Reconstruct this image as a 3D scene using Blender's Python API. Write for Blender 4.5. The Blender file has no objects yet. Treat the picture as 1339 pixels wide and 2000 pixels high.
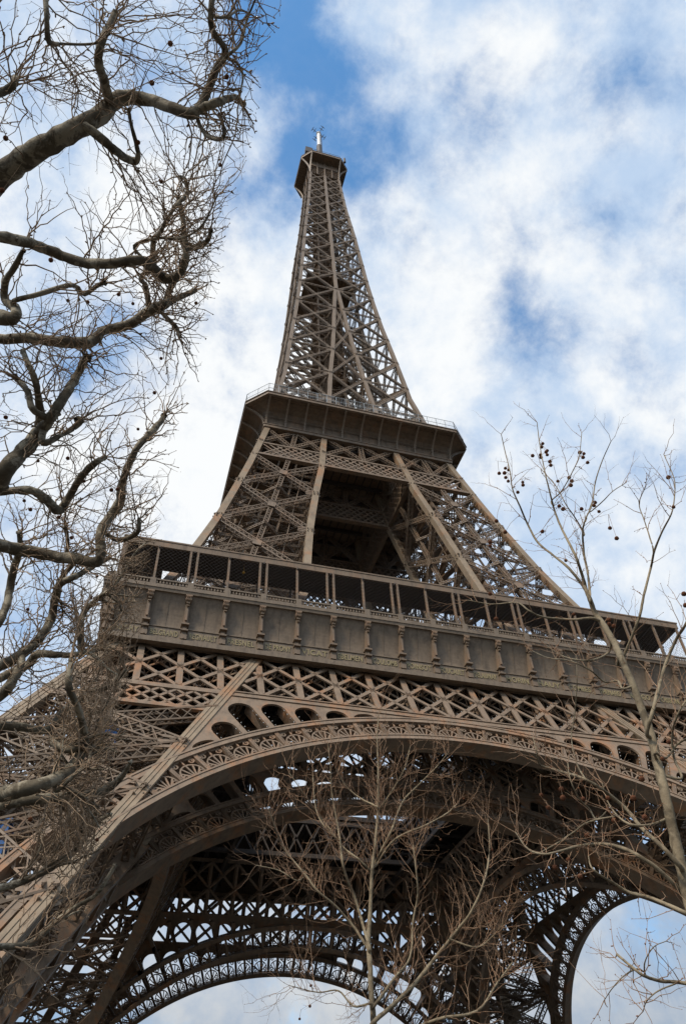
import bpy, math, random
import numpy as np
from mathutils import Vector, Matrix
R = math.radians
random.seed(7); RNG = np.random.default_rng(11)
S = bpy.context.scene; COL = S.collection

# ------------------------------------------------------------------ camera
CAM = np.array([-30.19943927, -97.24182693, 3.33163295])
FWD = np.array([0.21877962, 0.66608828, 0.71306513])
RGT = np.array([0.96056537, -0.27553670, -0.03733230])
UPV = np.array([-0.17160901, -0.69311322, 0.70010315])
FPX = 1468.797
cd = bpy.data.cameras.new('camera'); cam = bpy.data.objects.new('camera', cd); COL.objects.link(cam)
cd.sensor_fit = 'VERTICAL'; cd.sensor_height = 24.0; cd.lens = FPX / 2000 * 24.0
cd.clip_start = 0.1; cd.clip_end = 8000
cam.matrix_world = Matrix(((RGT[0], UPV[0], -FWD[0], CAM[0]), (RGT[1], UPV[1], -FWD[1], CAM[1]), (RGT[2], UPV[2], -FWD[2], CAM[2]), (0, 0, 0, 1)))
S.camera = cam

# ------------------------------------------------------------------ sun, sky, exposure
SUN_EL, SUN_AZ = R(45), R(-128)         # azimuth measured from +y towards +x: the sun stands to the left
sd = bpy.data.lights.new('sun', 'SUN'); sun = bpy.data.objects.new('sun', sd); COL.objects.link(sun)
sd.energy = 3.3; sd.angle = R(9); sd.color = (1.0, 0.85, 0.66)
sdir = Vector((math.sin(SUN_AZ) * math.cos(SUN_EL), math.cos(SUN_AZ) * math.cos(SUN_EL), math.sin(SUN_EL)))
sun.rotation_euler = sdir.to_track_quat('Z', 'Y').to_euler()
S.view_settings.view_transform = 'Standard'; S.view_settings.look = 'None'
S.view_settings.exposure = 0.0; S.view_settings.gamma = 1.0; S.view_settings.use_curve_mapping = False
S.cycles.max_bounces = 6; S.cycles.diffuse_bounces = 2

W = bpy.data.worlds.new('World'); S.world = W; W.use_nodes = True
wt = W.node_tree; wt.nodes.clear()
def wn(t, **k):
    n = wt.nodes.new(t)
    for a, b in k.items(): setattr(n, a, b)
    return n
def wm(op, a, b=None, c=None, clamp=False):
    n = wn('ShaderNodeMath', operation=op, use_clamp=clamp)
    for i, v in enumerate((a, b, c)):
        if v is None: continue
        if isinstance(v, (int, float)): n.inputs[i].default_value = v
        else: wt.links.new(v, n.inputs[i])
    return n.outputs[0]
wl = wt.links.new
sky = wn('ShaderNodeTexSky', sky_type='NISHITA'); sky.sun_disc = False
sky.sun_elevation = SUN_EL; sky.sun_rotation = SUN_AZ; sky.air_density = 1.0; sky.dust_density = 0.6; sky.ozone_density = 1.6
bg_sky = wn('ShaderNodeBackground'); bg_sky.inputs[1].default_value = 0.15
tint = wn('ShaderNodeMixRGB', blend_type='MULTIPLY'); tint.inputs[0].default_value = 1.0; tint.inputs[2].default_value = (0.42, 1.26, 1.66, 1)
wl(sky.outputs[0], tint.inputs[1]); wl(tint.outputs[0], bg_sky.inputs[0])
tc = wn('ShaderNodeTexCoord')
sep = wn('ShaderNodeSeparateXYZ'); wl(tc.outputs['Generated'], sep.inputs[0])
zz = wm('MAXIMUM', sep.outputs[2], 0.06)
comb = wn('ShaderNodeCombineXYZ'); wl(wm('DIVIDE', sep.outputs[0], zz), comb.inputs[0]); wl(wm('DIVIDE', sep.outputs[1], zz), comb.inputs[1])
def noise(scale, detail, rough, off=(0, 0, 0), dist=0.0, stretch=(1, 1, 1), rot=0.0):
    mp = wn('ShaderNodeMapping'); mp.inputs['Location'].default_value = off; mp.inputs['Scale'].default_value = stretch; mp.inputs['Rotation'].default_value = (0, 0, rot)
    wl(tc.outputs['Generated'], mp.inputs[0])
    n = wn('ShaderNodeTexNoise'); n.inputs['Scale'].default_value = scale; n.inputs['Detail'].default_value = detail
    n.inputs['Roughness'].default_value = rough; n.inputs['Distortion'].default_value = dist
    wl(mp.outputs[0], n.inputs['Vector']); return n
n_warp = noise(4.0, 4, 0.6)
warp = wn('ShaderNodeVectorMath', operation='MULTIPLY_ADD'); wl(n_warp.outputs['Color'], warp.inputs[0])
warp.inputs[1].default_value = (0.16, 0.16, 0.16); warp.inputs[2].default_value = (-0.08, -0.08, -0.08)
dirw = wn('ShaderNodeVectorMath', operation='ADD'); wl(tc.outputs['Generated'], dirw.inputs[0]); wl(warp.outputs[0], dirw.inputs[1])
def blob_sum(blobs):
    acc = None
    for x, y, z, r, s in blobs:
        d = wn('ShaderNodeVectorMath', operation='DISTANCE'); wl(dirw.outputs[0], d.inputs[0]); d.inputs[1].default_value = (x, y, z)
        m = wn('ShaderNodeMapRange', interpolation_type='SMOOTHSTEP'); wl(d.outputs['Value'], m.inputs[0])
        m.inputs[1].default_value = 0.0; m.inputs[2].default_value = r * 1.55; m.inputs[3].default_value = s; m.inputs[4].default_value = 0.0
        acc = m.outputs[0] if acc is None else wm('ADD', acc, m.outputs[0])
    return acc
GAPS = [(0.0725, 0.2381, 0.9685, 0.095, 1), (0.0314, 0.2043, 0.9784, 0.075, 0.9), (0.0983, 0.2779, 0.9556, 0.075, 1), (0.2100, 0.2715, 0.9393, 0.075, 0.85), (0.2799, 0.2213, 0.9342, 0.068, 0.7), (0.0291, 0.3557, 0.9341, 0.068, 0.85), (0.0625, 0.3363, 0.9397, 0.061, 0.8), (-0.0180, 0.2175, 0.9759, 0.061, 0.4), (0.4196, 0.4379, 0.7951, 0.068, 0.4), (0.4630, 0.4004, 0.7908, 0.048, 0.6), (0.3728, 0.4120, 0.8314, 0.061, 0.4), (0.3820, 0.1181, 0.9166, 0.061, 0.4), (-0.0759, 0.6606, 0.7469, 0.048, 0.45), (-0.1765, 0.6759, 0.7155, 0.054, 0.45), (0.4714, 0.1792, 0.8635, 0.109, 0.3), (-0.1209, 0.5420, 0.8317, 0.068, 0.4), (-0.1884, 0.7206, 0.6672, 0.048, 0.45), (-0.1731, 0.5064, 0.8447, 0.095, 0.3), (0.5383, 0.3669, 0.7587, 0.061, 0.25), (-0.0809, 0.3179, 0.9447, 0.061, 0.25), (0.1459, 0.3131, 0.9384, 0.041, 0.5)]
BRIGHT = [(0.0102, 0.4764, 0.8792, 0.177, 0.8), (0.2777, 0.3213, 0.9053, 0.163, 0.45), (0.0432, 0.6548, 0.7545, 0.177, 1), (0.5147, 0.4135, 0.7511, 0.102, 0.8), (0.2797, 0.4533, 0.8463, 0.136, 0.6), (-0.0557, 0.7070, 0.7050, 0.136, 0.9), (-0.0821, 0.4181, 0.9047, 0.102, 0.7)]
n1 = noise(8.5, 12, 0.63, (3.1, 1.7, 0.4), 0.1)
n2 = noise(7.0, 12, 0.62, (7.3, 4.2, 1.3), 0.1)
gap = wm('ADD', wm('MULTIPLY', blob_sum(GAPS), 0.46), wm('MULTIPLY', wm('SUBTRACT', n1.outputs['Fac'], 0.5), 2.15))
gm = wn('ShaderNodeMapRange', interpolation_type='SMOOTHSTEP'); wl(gap, gm.inputs[0])
gm.inputs[1].default_value = -0.05; gm.inputs[2].default_value = 0.85; gm.inputs[4].default_value = 0.88
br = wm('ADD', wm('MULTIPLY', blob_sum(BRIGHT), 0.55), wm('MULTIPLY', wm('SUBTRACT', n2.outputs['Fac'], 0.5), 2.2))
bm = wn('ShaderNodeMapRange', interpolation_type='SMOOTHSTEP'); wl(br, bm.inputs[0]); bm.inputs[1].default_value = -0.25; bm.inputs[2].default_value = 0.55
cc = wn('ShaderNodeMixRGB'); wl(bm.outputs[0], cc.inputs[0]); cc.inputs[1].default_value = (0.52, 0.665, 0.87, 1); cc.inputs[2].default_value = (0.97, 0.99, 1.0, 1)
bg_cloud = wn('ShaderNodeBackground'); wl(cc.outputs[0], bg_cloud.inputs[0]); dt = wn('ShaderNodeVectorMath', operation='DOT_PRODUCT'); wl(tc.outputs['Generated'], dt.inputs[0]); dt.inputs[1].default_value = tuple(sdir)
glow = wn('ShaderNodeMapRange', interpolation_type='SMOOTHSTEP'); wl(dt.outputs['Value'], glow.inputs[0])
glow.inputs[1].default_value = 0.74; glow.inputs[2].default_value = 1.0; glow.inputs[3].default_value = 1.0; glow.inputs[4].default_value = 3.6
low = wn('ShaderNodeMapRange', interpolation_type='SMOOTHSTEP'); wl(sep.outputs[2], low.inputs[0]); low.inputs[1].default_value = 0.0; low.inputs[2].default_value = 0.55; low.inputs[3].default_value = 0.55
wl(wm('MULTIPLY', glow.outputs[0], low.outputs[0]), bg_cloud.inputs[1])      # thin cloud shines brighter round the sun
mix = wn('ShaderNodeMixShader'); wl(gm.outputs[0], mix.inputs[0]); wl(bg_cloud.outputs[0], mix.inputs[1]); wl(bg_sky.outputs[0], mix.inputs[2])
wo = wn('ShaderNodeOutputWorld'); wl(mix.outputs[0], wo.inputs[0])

# ------------------------------------------------------------------ helpers
def ray(x, y):
    d = FWD + RGT * ((x - 669.5) / FPX) - UPV * ((y - 1000) / FPX)
    return d / np.linalg.norm(d)
def at(x, y, dist): return CAM + ray(x, y) * dist

def mat(name, c1, c2, scale=1.0, rust=None, rust_amt=0.0, rough=0.6, bump=0.0, rust_scale=0.5, spec=0.3, stretch=None, grime=0.0, edge=(0.50, 0.66)):
    m = bpy.data.materials.new(name); m.use_nodes = True; t = m.node_tree; b = t.nodes['Principled BSDF']; l = t.links.new
    b.inputs['Roughness'].default_value = rough; b.inputs['Specular IOR Level'].default_value = spec
    co = t.nodes.new('ShaderNodeTexCoord'); src = co.outputs['Object']
    if stretch:
        mp = t.nodes.new('ShaderNodeMapping'); mp.inputs['Scale'].default_value = stretch; l(src, mp.inputs[0]); src = mp.outputs[0]
    n = t.nodes.new('ShaderNodeTexNoise'); n.inputs['Scale'].default_value = scale; n.inputs['Detail'].default_value = 8; n.inputs['Roughness'].default_value = 0.65; l(src, n.inputs['Vector'])
    mr = t.nodes.new('ShaderNodeMapRange'); l(n.outputs['Fac'], mr.inputs[0]); mr.inputs[1].default_value = 0.32; mr.inputs[2].default_value = 0.68
    mx = t.nodes.new('ShaderNodeMixRGB'); l(mr.outputs[0], mx.inputs[0]); mx.inputs[1].default_value = (*c1, 1); mx.inputs[2].default_value = (*c2, 1)
    out = mx.outputs[0]
    if rust:
        n2 = t.nodes.new('ShaderNodeTexNoise'); n2.inputs['Scale'].default_value = rust_scale; n2.inputs['Detail'].default_value = 9; n2.inputs['Roughness'].default_value = 0.72; n2.inputs['Distortion'].default_value = 0.4; l(src, n2.inputs['Vector'])
        r2 = t.nodes.new('ShaderNodeMapRange'); l(n2.outputs['Fac'], r2.inputs[0]); r2.inputs[1].default_value, r2.inputs[2].default_value = edge; r2.inputs[4].default_value = rust_amt
        m2 = t.nodes.new('ShaderNodeMixRGB'); l(r2.outputs[0], m2.inputs[0]); l(out, m2.inputs[1]); m2.inputs[2].default_value = (*rust, 1); out = m2.outputs[0]
    if grime:                                                 # rain-streaked dirt that stays where it is
        m3 = t.nodes.new('ShaderNodeMapping'); m3.inputs['Scale'].default_value = (1.3, 1.3, .13); l(co.outputs['Object'], m3.inputs[0])
        n3 = t.nodes.new('ShaderNodeTexNoise'); n3.inputs['Scale'].default_value = 1.6; n3.inputs['Detail'].default_value = 7; n3.inputs['Roughness'].default_value = .7; l(m3.outputs[0], n3.inputs['Vector'])
        r3 = t.nodes.new('ShaderNodeMapRange'); l(n3.outputs['Fac'], r3.inputs[0]); r3.inputs[1].default_value = .48; r3.inputs[2].default_value = .68; r3.inputs[4].default_value = grime
        m4 = t.nodes.new('ShaderNodeMixRGB'); l(r3.outputs[0], m4.inputs[0]); l(out, m4.inputs[1]); m4.inputs[2].default_value = (.045, .036, .029, 1); out = m4.outputs[0]
    l(out, b.inputs['Base Color'])
    if bump:
        bp = t.nodes.new('ShaderNodeBump'); bp.inputs['Strength'].default_value = bump; bp.inputs['Distance'].default_value = 0.02; l(n.outputs['Fac'], bp.inputs['Height']); l(bp.outputs[0], b.inputs['Normal'])
    return m

RUST = (0.33, 0.135, 0.045)
M_PAINT = mat('brown_iron_paint', (0.140, 0.102, 0.070), (0.198, 0.146, 0.101), 0.8, RUST, 0.25, rust_scale=0.4, grime=0.45)
M_ARCH = mat('brown_paint_with_rust', (0.165, 0.118, 0.080), (0.225, 0.163, 0.112), 0.7, RUST, 0.65, rust_scale=0.35, grime=0.4)
M_ARRIS = mat('tan_paint_with_rust', (0.19, 0.142, 0.094), (0.26, 0.198, 0.132), 0.5, RUST, 0.6, rust_scale=0.22, grime=0.35)
M_FRIEZE = mat('frieze_paint', (0.150, 0.114, 0.080), (0.200, 0.153, 0.108), 0.9, (0.060, 0.045, 0.034), 0.6, rust_scale=0.9, grime=0.45)
M_DARK = mat('shade_brown_and_dark_fittings', (0.050, 0.041, 0.036), (0.07, 0.058, 0.05), 1.0)  # shade under decks and roof put into the colour; plain dark for net, aerials
M_SPIRE = mat('spire_paint', (0.160, 0.119, 0.084), (0.22, 0.165, 0.117), 0.3, grime=0.35)
M_GOLD = mat('gilded_lettering', (0.21, 0.172, 0.092), (0.27, 0.222, 0.12), 4.0, rough=0.45)
M_BULB = mat('pale_glass_bulb', (0.40, 0.40, 0.39), (0.52, 0.52, 0.50), 4.0, rough=0.25)
M_WHITE = mat('white_mast_paint', (0.66, 0.66, 0.65), (0.76, 0.76, 0.75), 0.5)
M_RAIL = mat('pale_blue_grey_rail', (0.26, 0.29, 0.31), (0.34, 0.37, 0.39), 1.0)
M_BLUE = mat('blue_cabin_paint', (0.03, 0.10, 0.26), (0.05, 0.14, 0.34), 1.0)
M_YELLOW = mat('yellow_globe', (0.30, 0.15, 0.015), (0.38, 0.20, 0.02), 1.0)
M_STONE = mat('pale_masonry', (0.30, 0.28, 0.24), (0.38, 0.35, 0.30), 0.6, bump=0.3)
M_GRAVEL = mat('trodden_gravel', (0.038, 0.034, 0.027), (0.060, 0.053, 0.042), 0.4)
M_ROAD = mat('asphalt', (0.045, 0.045, 0.045), (0.06, 0.06, 0.058), 1.5)
M_BARK_OLD = mat('mottled_plane_bark', (0.066, 0.054, 0.038), (0.145, 0.122, 0.088), 6.0, (0.30, 0.265, 0.20), 0.85, bump=0.9, rust_scale=4.2, edge=(.5, .57), rough=0.85, spec=0.1)
M_TWIG_OLD = mat('grey_brown_twig', (0.16, 0.110, 0.072), (0.36, 0.265, 0.18), 6.0, rough=0.85, spec=0.1)
M_BARK_YOUNG = mat('smooth_olive_bark', (0.165, 0.128, 0.082), (0.275, 0.225, 0.150), 7.0, (0.085, 0.066, 0.043), 0.75, bump=0.7, rust_scale=5.0, edge=(.5, .58), rough=0.8, spec=0.12)
M_TWIG_YOUNG = mat('tan_twig', (0.21, 0.122, 0.074), (0.37, 0.25, 0.162), 7.0, rough=0.8, spec=0.1)
M_BUD = mat('russet_bud', (0.16, 0.065, 0.030), (0.26, 0.12, 0.06), 9.0, rough=0.8, spec=0.1)
M_BALL = mat('rusty_seed_ball', (0.075, 0.030, 0.018), (0.17, 0.075, 0.040), 90.0, bump=0.8, rough=0.95, spec=0.05)

def nrm(v):
    v = np.asarray(v, float); return v / (np.linalg.norm(v) + 1e-12)

class MB:
    """collects boxes and free quads, then links them as ONE mesh object"""
    def __init__(s): s.rows = []; s.v = []; s.f = []
    def bar(s, p, q, w, t, n): s.rows.append(np.concatenate([p, q, [w, t], n])[None])
    def bars(s, P, Q, w, t, n):
        k = len(P); s.rows.append(np.hstack([P, Q, np.tile([w, t], (k, 1)), np.tile(n, (k, 1))]))
    def box(s, x0, x1, y0, y1, z0, z1): s.bar(((x0 + x1) / 2, (y0 + y1) / 2, z0), ((x0 + x1) / 2, (y0 + y1) / 2, z1), abs(x1 - x0), abs(y1 - y0), (0, 1, 0))
    def path(s, pts, w, t, n):
        pts = np.asarray(pts, float)
        d = pts[1:] - pts[:-1]; e = d / (np.linalg.norm(d, axis=1)[:, None] + 1e-9) * (min(w, t) * 0.15)
        s.bars(pts[:-1] - e, pts[1:] + e, w, t, n)
    def mesh(s, vs, fs):
        o = len(s.v); s.v.extend([tuple(a) for a in vs]); s.f.extend([tuple(i + o for i in f) for f in fs])
    def strip(s, A, B, off):
        """closed solid between polylines A and B, thickened by the vector off"""
        A = np.asarray(A, float); B = np.asarray(B, float); off = np.asarray(off, float); n = len(A)
        V = np.vstack([A, B, A + off, B + off]); F = []
        for i in range(n - 1):
            a, b, c, d = i, i + 1, n + i + 1, n + i
            F += [(a, b, c, d), (2 * n + a, 2 * n + d, 2 * n + c, 2 * n + b), (a, 2 * n + a, 2 * n + b, b), (d, c, 2 * n + c, 2 * n + d)]
        F += [(0, n, 3 * n, 2 * n), (n - 1, 3 * n - 1, 4 * n - 1, 2 * n - 1)]
        s.mesh(V, F)
    def ball(s, c, r):
        c = np.asarray(c, float); V = [c + r * np.array(d) for d in ((1, 0, 0), (-1, 0, 0), (0, 1, 0), (0, -1, 0), (0, 0, 1), (0, 0, -1))]
        s.mesh(V, [(0, 2, 4), (2, 1, 4), (1, 3, 4), (3, 0, 4), (2, 0, 5), (1, 2, 5), (3, 1, 5), (0, 3, 5)])
    def cyl(s, p, q, r, n=10, r2=None):
        p = np.asarray(p, float); q = np.asarray(q, float); d = nrm(q - p); a = nrm(np.cross(d, (0.3, 0.9, 0.31) if abs(d[1]) < 0.9 else (1, 0, 0))); b = np.cross(d, a); r2 = r if r2 is None else r2
        th = np.linspace(0, 2 * math.pi, n, endpoint=False)
        V = [p + r * (math.cos(t) * a + math.sin(t) * b) for t in th] + [q + r2 * (math.cos(t) * a + math.sin(t) * b) for t in th]
        s.mesh(V, [(i, (i + 1) % n, n + (i + 1) % n, n + i) for i in range(n)] + [tuple(range(n))[::-1], tuple(range(n, 2 * n))])
    def data(s, name, material):
        V = []; nb = 0; me = bpy.data.meshes.new(name)
        if s.rows:
            r = np.vstack(s.rows); p, q, w, t, n = r[:, :3], r[:, 3:6], r[:, 6:7], r[:, 7:8], r[:, 8:]
            d = q - p; sv = np.cross(n, d); sv /= np.linalg.norm(sv, axis=1)[:, None] + 1e-12
            nv = np.cross(d, sv); nv /= np.linalg.norm(nv, axis=1)[:, None] + 1e-12
            sv = sv * w / 2; nv = nv * t / 2
            V = np.stack([p - sv - nv, p + sv - nv, p + sv + nv, p - sv + nv, q - sv - nv, q + sv - nv, q + sv + nv, q - sv + nv], 1).reshape(-1, 3); nb = len(r)
        base = np.array([(0, 3, 2, 1), (4, 5, 6, 7), (0, 1, 5, 4), (1, 2, 6, 5), (2, 3, 7, 6), (3, 0, 4, 7)])
        F = (base[None] + 8 * np.arange(nb)[:, None, None]).reshape(-1) if nb else np.zeros(0, int)
        tot = [4] * (6 * nb); loops = [F]
        if s.f:
            loops.append(np.array([i + 8 * nb for f in s.f for i in f], int)); tot += [len(f) for f in s.f]
        co = np.vstack([a for a in (V if nb else np.zeros((0, 3)), np.array(s.v).reshape(-1, 3))])
        loops = np.concatenate(loops).astype(np.int32); tot = np.array(tot, np.int32)
        me.vertices.add(len(co)); me.vertices.foreach_set('co', co.astype(np.float32).ravel())
        me.loops.add(len(loops)); me.loops.foreach_set('vertex_index', loops)
        me.polygons.add(len(tot)); me.polygons.foreach_set('loop_start', np.concatenate([[0], np.cumsum(tot)[:-1]]).astype(np.int32)); me.polygons.foreach_set('loop_total', tot)
        me.polygons.foreach_set('use_smooth', np.zeros(len(tot), bool)); me.update(calc_edges=True); me.materials.append(material); return me
    def build(s, name, material, parent=None, **k): return link(name, s.data(name, material), parent, **k)

def link(name, me, parent=None, rotz=0.0, label=None, kind=None):
    o = bpy.data.objects.new(name, me); COL.objects.link(o)
    if parent is not None: o.parent = parent
    if rotz: o.rotation_euler = (0, 0, rotz)
    if label: o['label'] = label
    if kind: o['kind'] = kind
    return o
def tag(o, label, cat, group=None):
    o['label'] = label; o['category'] = cat
    if group: o['group'] = group

def lat(mb, p, q, w, d, n, cell=None, c=0.12, lw=0.07, double=True, sides=True):
    """box lattice girder: four chords and zigzag lacing on its faces; w across, d along n"""
    p = np.asarray(p, float); q = np.asarray(q, float); n = nrm(n); dr = nrm(q - p); sd = nrm(np.cross(n, dr)); n2 = np.cross(dr, sd); n2 = n2 * (1 if n2 @ n > 0 else -1)
    L = np.linalg.norm(q - p); cell = cell or w; m = max(2, int(round(L / cell))); ts = np.linspace(0, 1, m + 1)[:, None]; ln = p + (q - p) * ts
    for a in (-1, 1):
        for b in (-1, 1):
            o = sd * (a * (w - c) / 2) + n2 * (b * (d - c) / 2); mb.bar(p + o, q + o, c, c, n2)
    alt = np.where(np.arange(m + 1) % 2 == 0, 1.0, -1.0)[:, None] * (w - c) / 2
    for b in (-1, 1):
        Z = ln + sd * alt + n2 * (b * (d / 2 - 0.02)); mb.bars(Z[:-1], Z[1:], lw, 0.03, n2)
        if double: Z = ln - sd * alt + n2 * (b * (d / 2 - 0.05)); mb.bars(Z[:-1], Z[1:], lw, 0.03, n2)
    if sides:
        al2 = np.where(np.arange(m + 1) % 2 == 0, 1.0, -1.0)[:, None] * (d - c) / 2
        for a in (-1, 1):
            Z = ln + n2 * al2 + sd * (a * (w / 2 - 0.02)); mb.bars(Z[:-1], Z[1:], lw, 0.03, sd)

# ------------------------------------------------------------------ tower profile (metres)
PZ = [0, 48, 54, 60.2, 67.7, 76.2, 87.1, 93.5, 99.2, 107.2, 114.2, 121.5, 130.5, 137.3, 149.4, 161.7, 174.4, 185.5, 194.7, 216, 238.6, 266.7, 300]
PO = [57.66, 33.55, 31.8, 29.5, 27.05, 24.5, 21.75, 20.2, 18.95, 17.15, 16.1, 15.0, 13.6, 13.05, 12.0, 10.85, 9.9, 9.2, 8.75, 7.7, 6.3, 5.15, 4.2]
IZ = [0, 48, 54, 60.2, 67.7, 76.2, 87.1, 96.1, 107.2, 114.2, 123.2, 134.2, 144.8, 155.4, 166.4, 177.5, 300]
IO = [42.66, 18.55, 16.2, 12.9, 11.8, 10.8, 9.1, 7.4, 6.1, 5.25, 4.55, 3.65, 2.6, 1.8, 1.08, 0.33, 0.33]
def O(z): return float(np.interp(z, PZ, PO))
def I(z): return float(np.interp(z, IZ, IO))
M_SL = (57.66 - 33.55) / 48.0; KS = math.sqrt(1 + M_SL * M_SL)
OUT = np.array([0, -1, M_SL]) / KS                       # outward normal of the front face below the first floor
def FP(x, u, d=0.0, back=0.0):                            # point of the leaning front face: x across, u up the slope, d inwards
    z = u / KS; return np.array([x, -(57.66 - M_SL * z) + back, z]) - OUT * d

tower = bpy.data.objects.new('iron_tower', None); COL.objects.link(tower)
tag(tower, 'brown wrought-iron lattice tower on arched legs, narrowing to a white mast', 'tower')
HP = math.pi / 2

def sweep(mb, fx, fy, zs, sx, sy):
    """square tube following (fx(z), fy(z)) as its outer corner, reaching inwards by sx, sy"""
    V = []
    for z in zs:
        x, y = fx(z), fy(z); V += [(x, y, z), (x + sx, y, z), (x + sx, y + sy, z), (x, y + sy, z)]
    F = [(4 * k + a, 4 * k + (a + 1) % 4, 4 * k + 4 + (a + 1) % 4, 4 * k + 4 + a) for k in range(len(zs) - 1) for a in range(4)]
    n = len(zs); F += [(3, 2, 1, 0), (4 * n - 4, 4 * n - 3, 4 * n - 2, 4 * n - 1)]
    mb.mesh(V, F)

def pier_faces(zs, w, d, c, lw, horiz=True, mid=True, inset=0.5, node=0.9, cell=None):
    """the four latticed faces of the front-left pier, each a mesh of its own; zs = joint heights"""
    cor = {'oo': lambda z: np.array([-O(z), -O(z), z]), 'io': lambda z: np.array([-I(z), -O(z), z]), 'oi': lambda z: np.array([-O(z), -I(z), z]), 'ii': lambda z: np.array([-I(z), -I(z), z])}
    res = []
    for a, b, n in (('oo', 'io', (0, -1, 0)), ('oi', 'oo', (-1, 0, 0)), ('oi', 'ii', (0, 1, 0)), ('ii', 'io', (1, 0, 0))):
        mb = MB(); n = np.array(n, float); A, B = cor[a], cor[b]
        def pt(t, z):
            p = A(z) * (1 - t) + B(z) * t; return p - n * inset
        for z0, z1 in zip(zs[:-1], zs[1:]):
            zm = (z0 + z1) / 2
            for t0, t1 in ((0, 1), (1, 0)):
                lat(mb, pt(t0, z0), pt(t1, z1), w, d, n, cell, c, lw)
            nv = nrm(np.cross(pt(1, zm) - pt(0, zm), pt(.5, z1) - pt(.5, z0))); nv = nv if nv @ n > 0 else -nv
            pm = (pt(0, z0) + pt(1, z1) + pt(1, z0) + pt(0, z1)) / 4 + nv * (d / 2 + .03)
            up = nrm(pt(.5, z1) - pt(.5, z0)); mb.bar(pm - up * node * .7, pm + up * node * .7, node * 1.3, 0.06, nv)
            if mid: lat(mb, pt(.5, z0), pt(.5, z1), w * .9, d * .6, n, cell, c, lw)
            if not horiz:                                         # lighter ties half way up each panel
                for zq in (z0 * .72 + z1 * .28, zm, z0 * .28 + z1 * .72): lat(mb, pt(0, zq) - n * .9, pt(1, zq) - n * .9, .42, .3, n, .5, .07, .05)
                for tq in (.25, .75): mb.bar(pt(tq, z0) - n * .8, pt(tq, z1) - n * .8, .1, .1, n)
            for t, s in ((0, 1), (1, -1)):                    # fingered gusset plates at the joints
                for dz in (-.45, 0, .45):
                    e0 = pt(t + s * .045, z0 + dz * w) + nv * (d / 2 + .03); e1 = pt(t + s * .16, z0 + dz * w * 1.25) + nv * (d / 2 + .03); mb.bar(e0, e1, w * .3, 0.05, nv)
            if horiz: lat(mb, pt(0, z0), pt(1, z0), w * .8, d * .7, n, cell, c, lw)
        res.append(mb)
    return res

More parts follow.
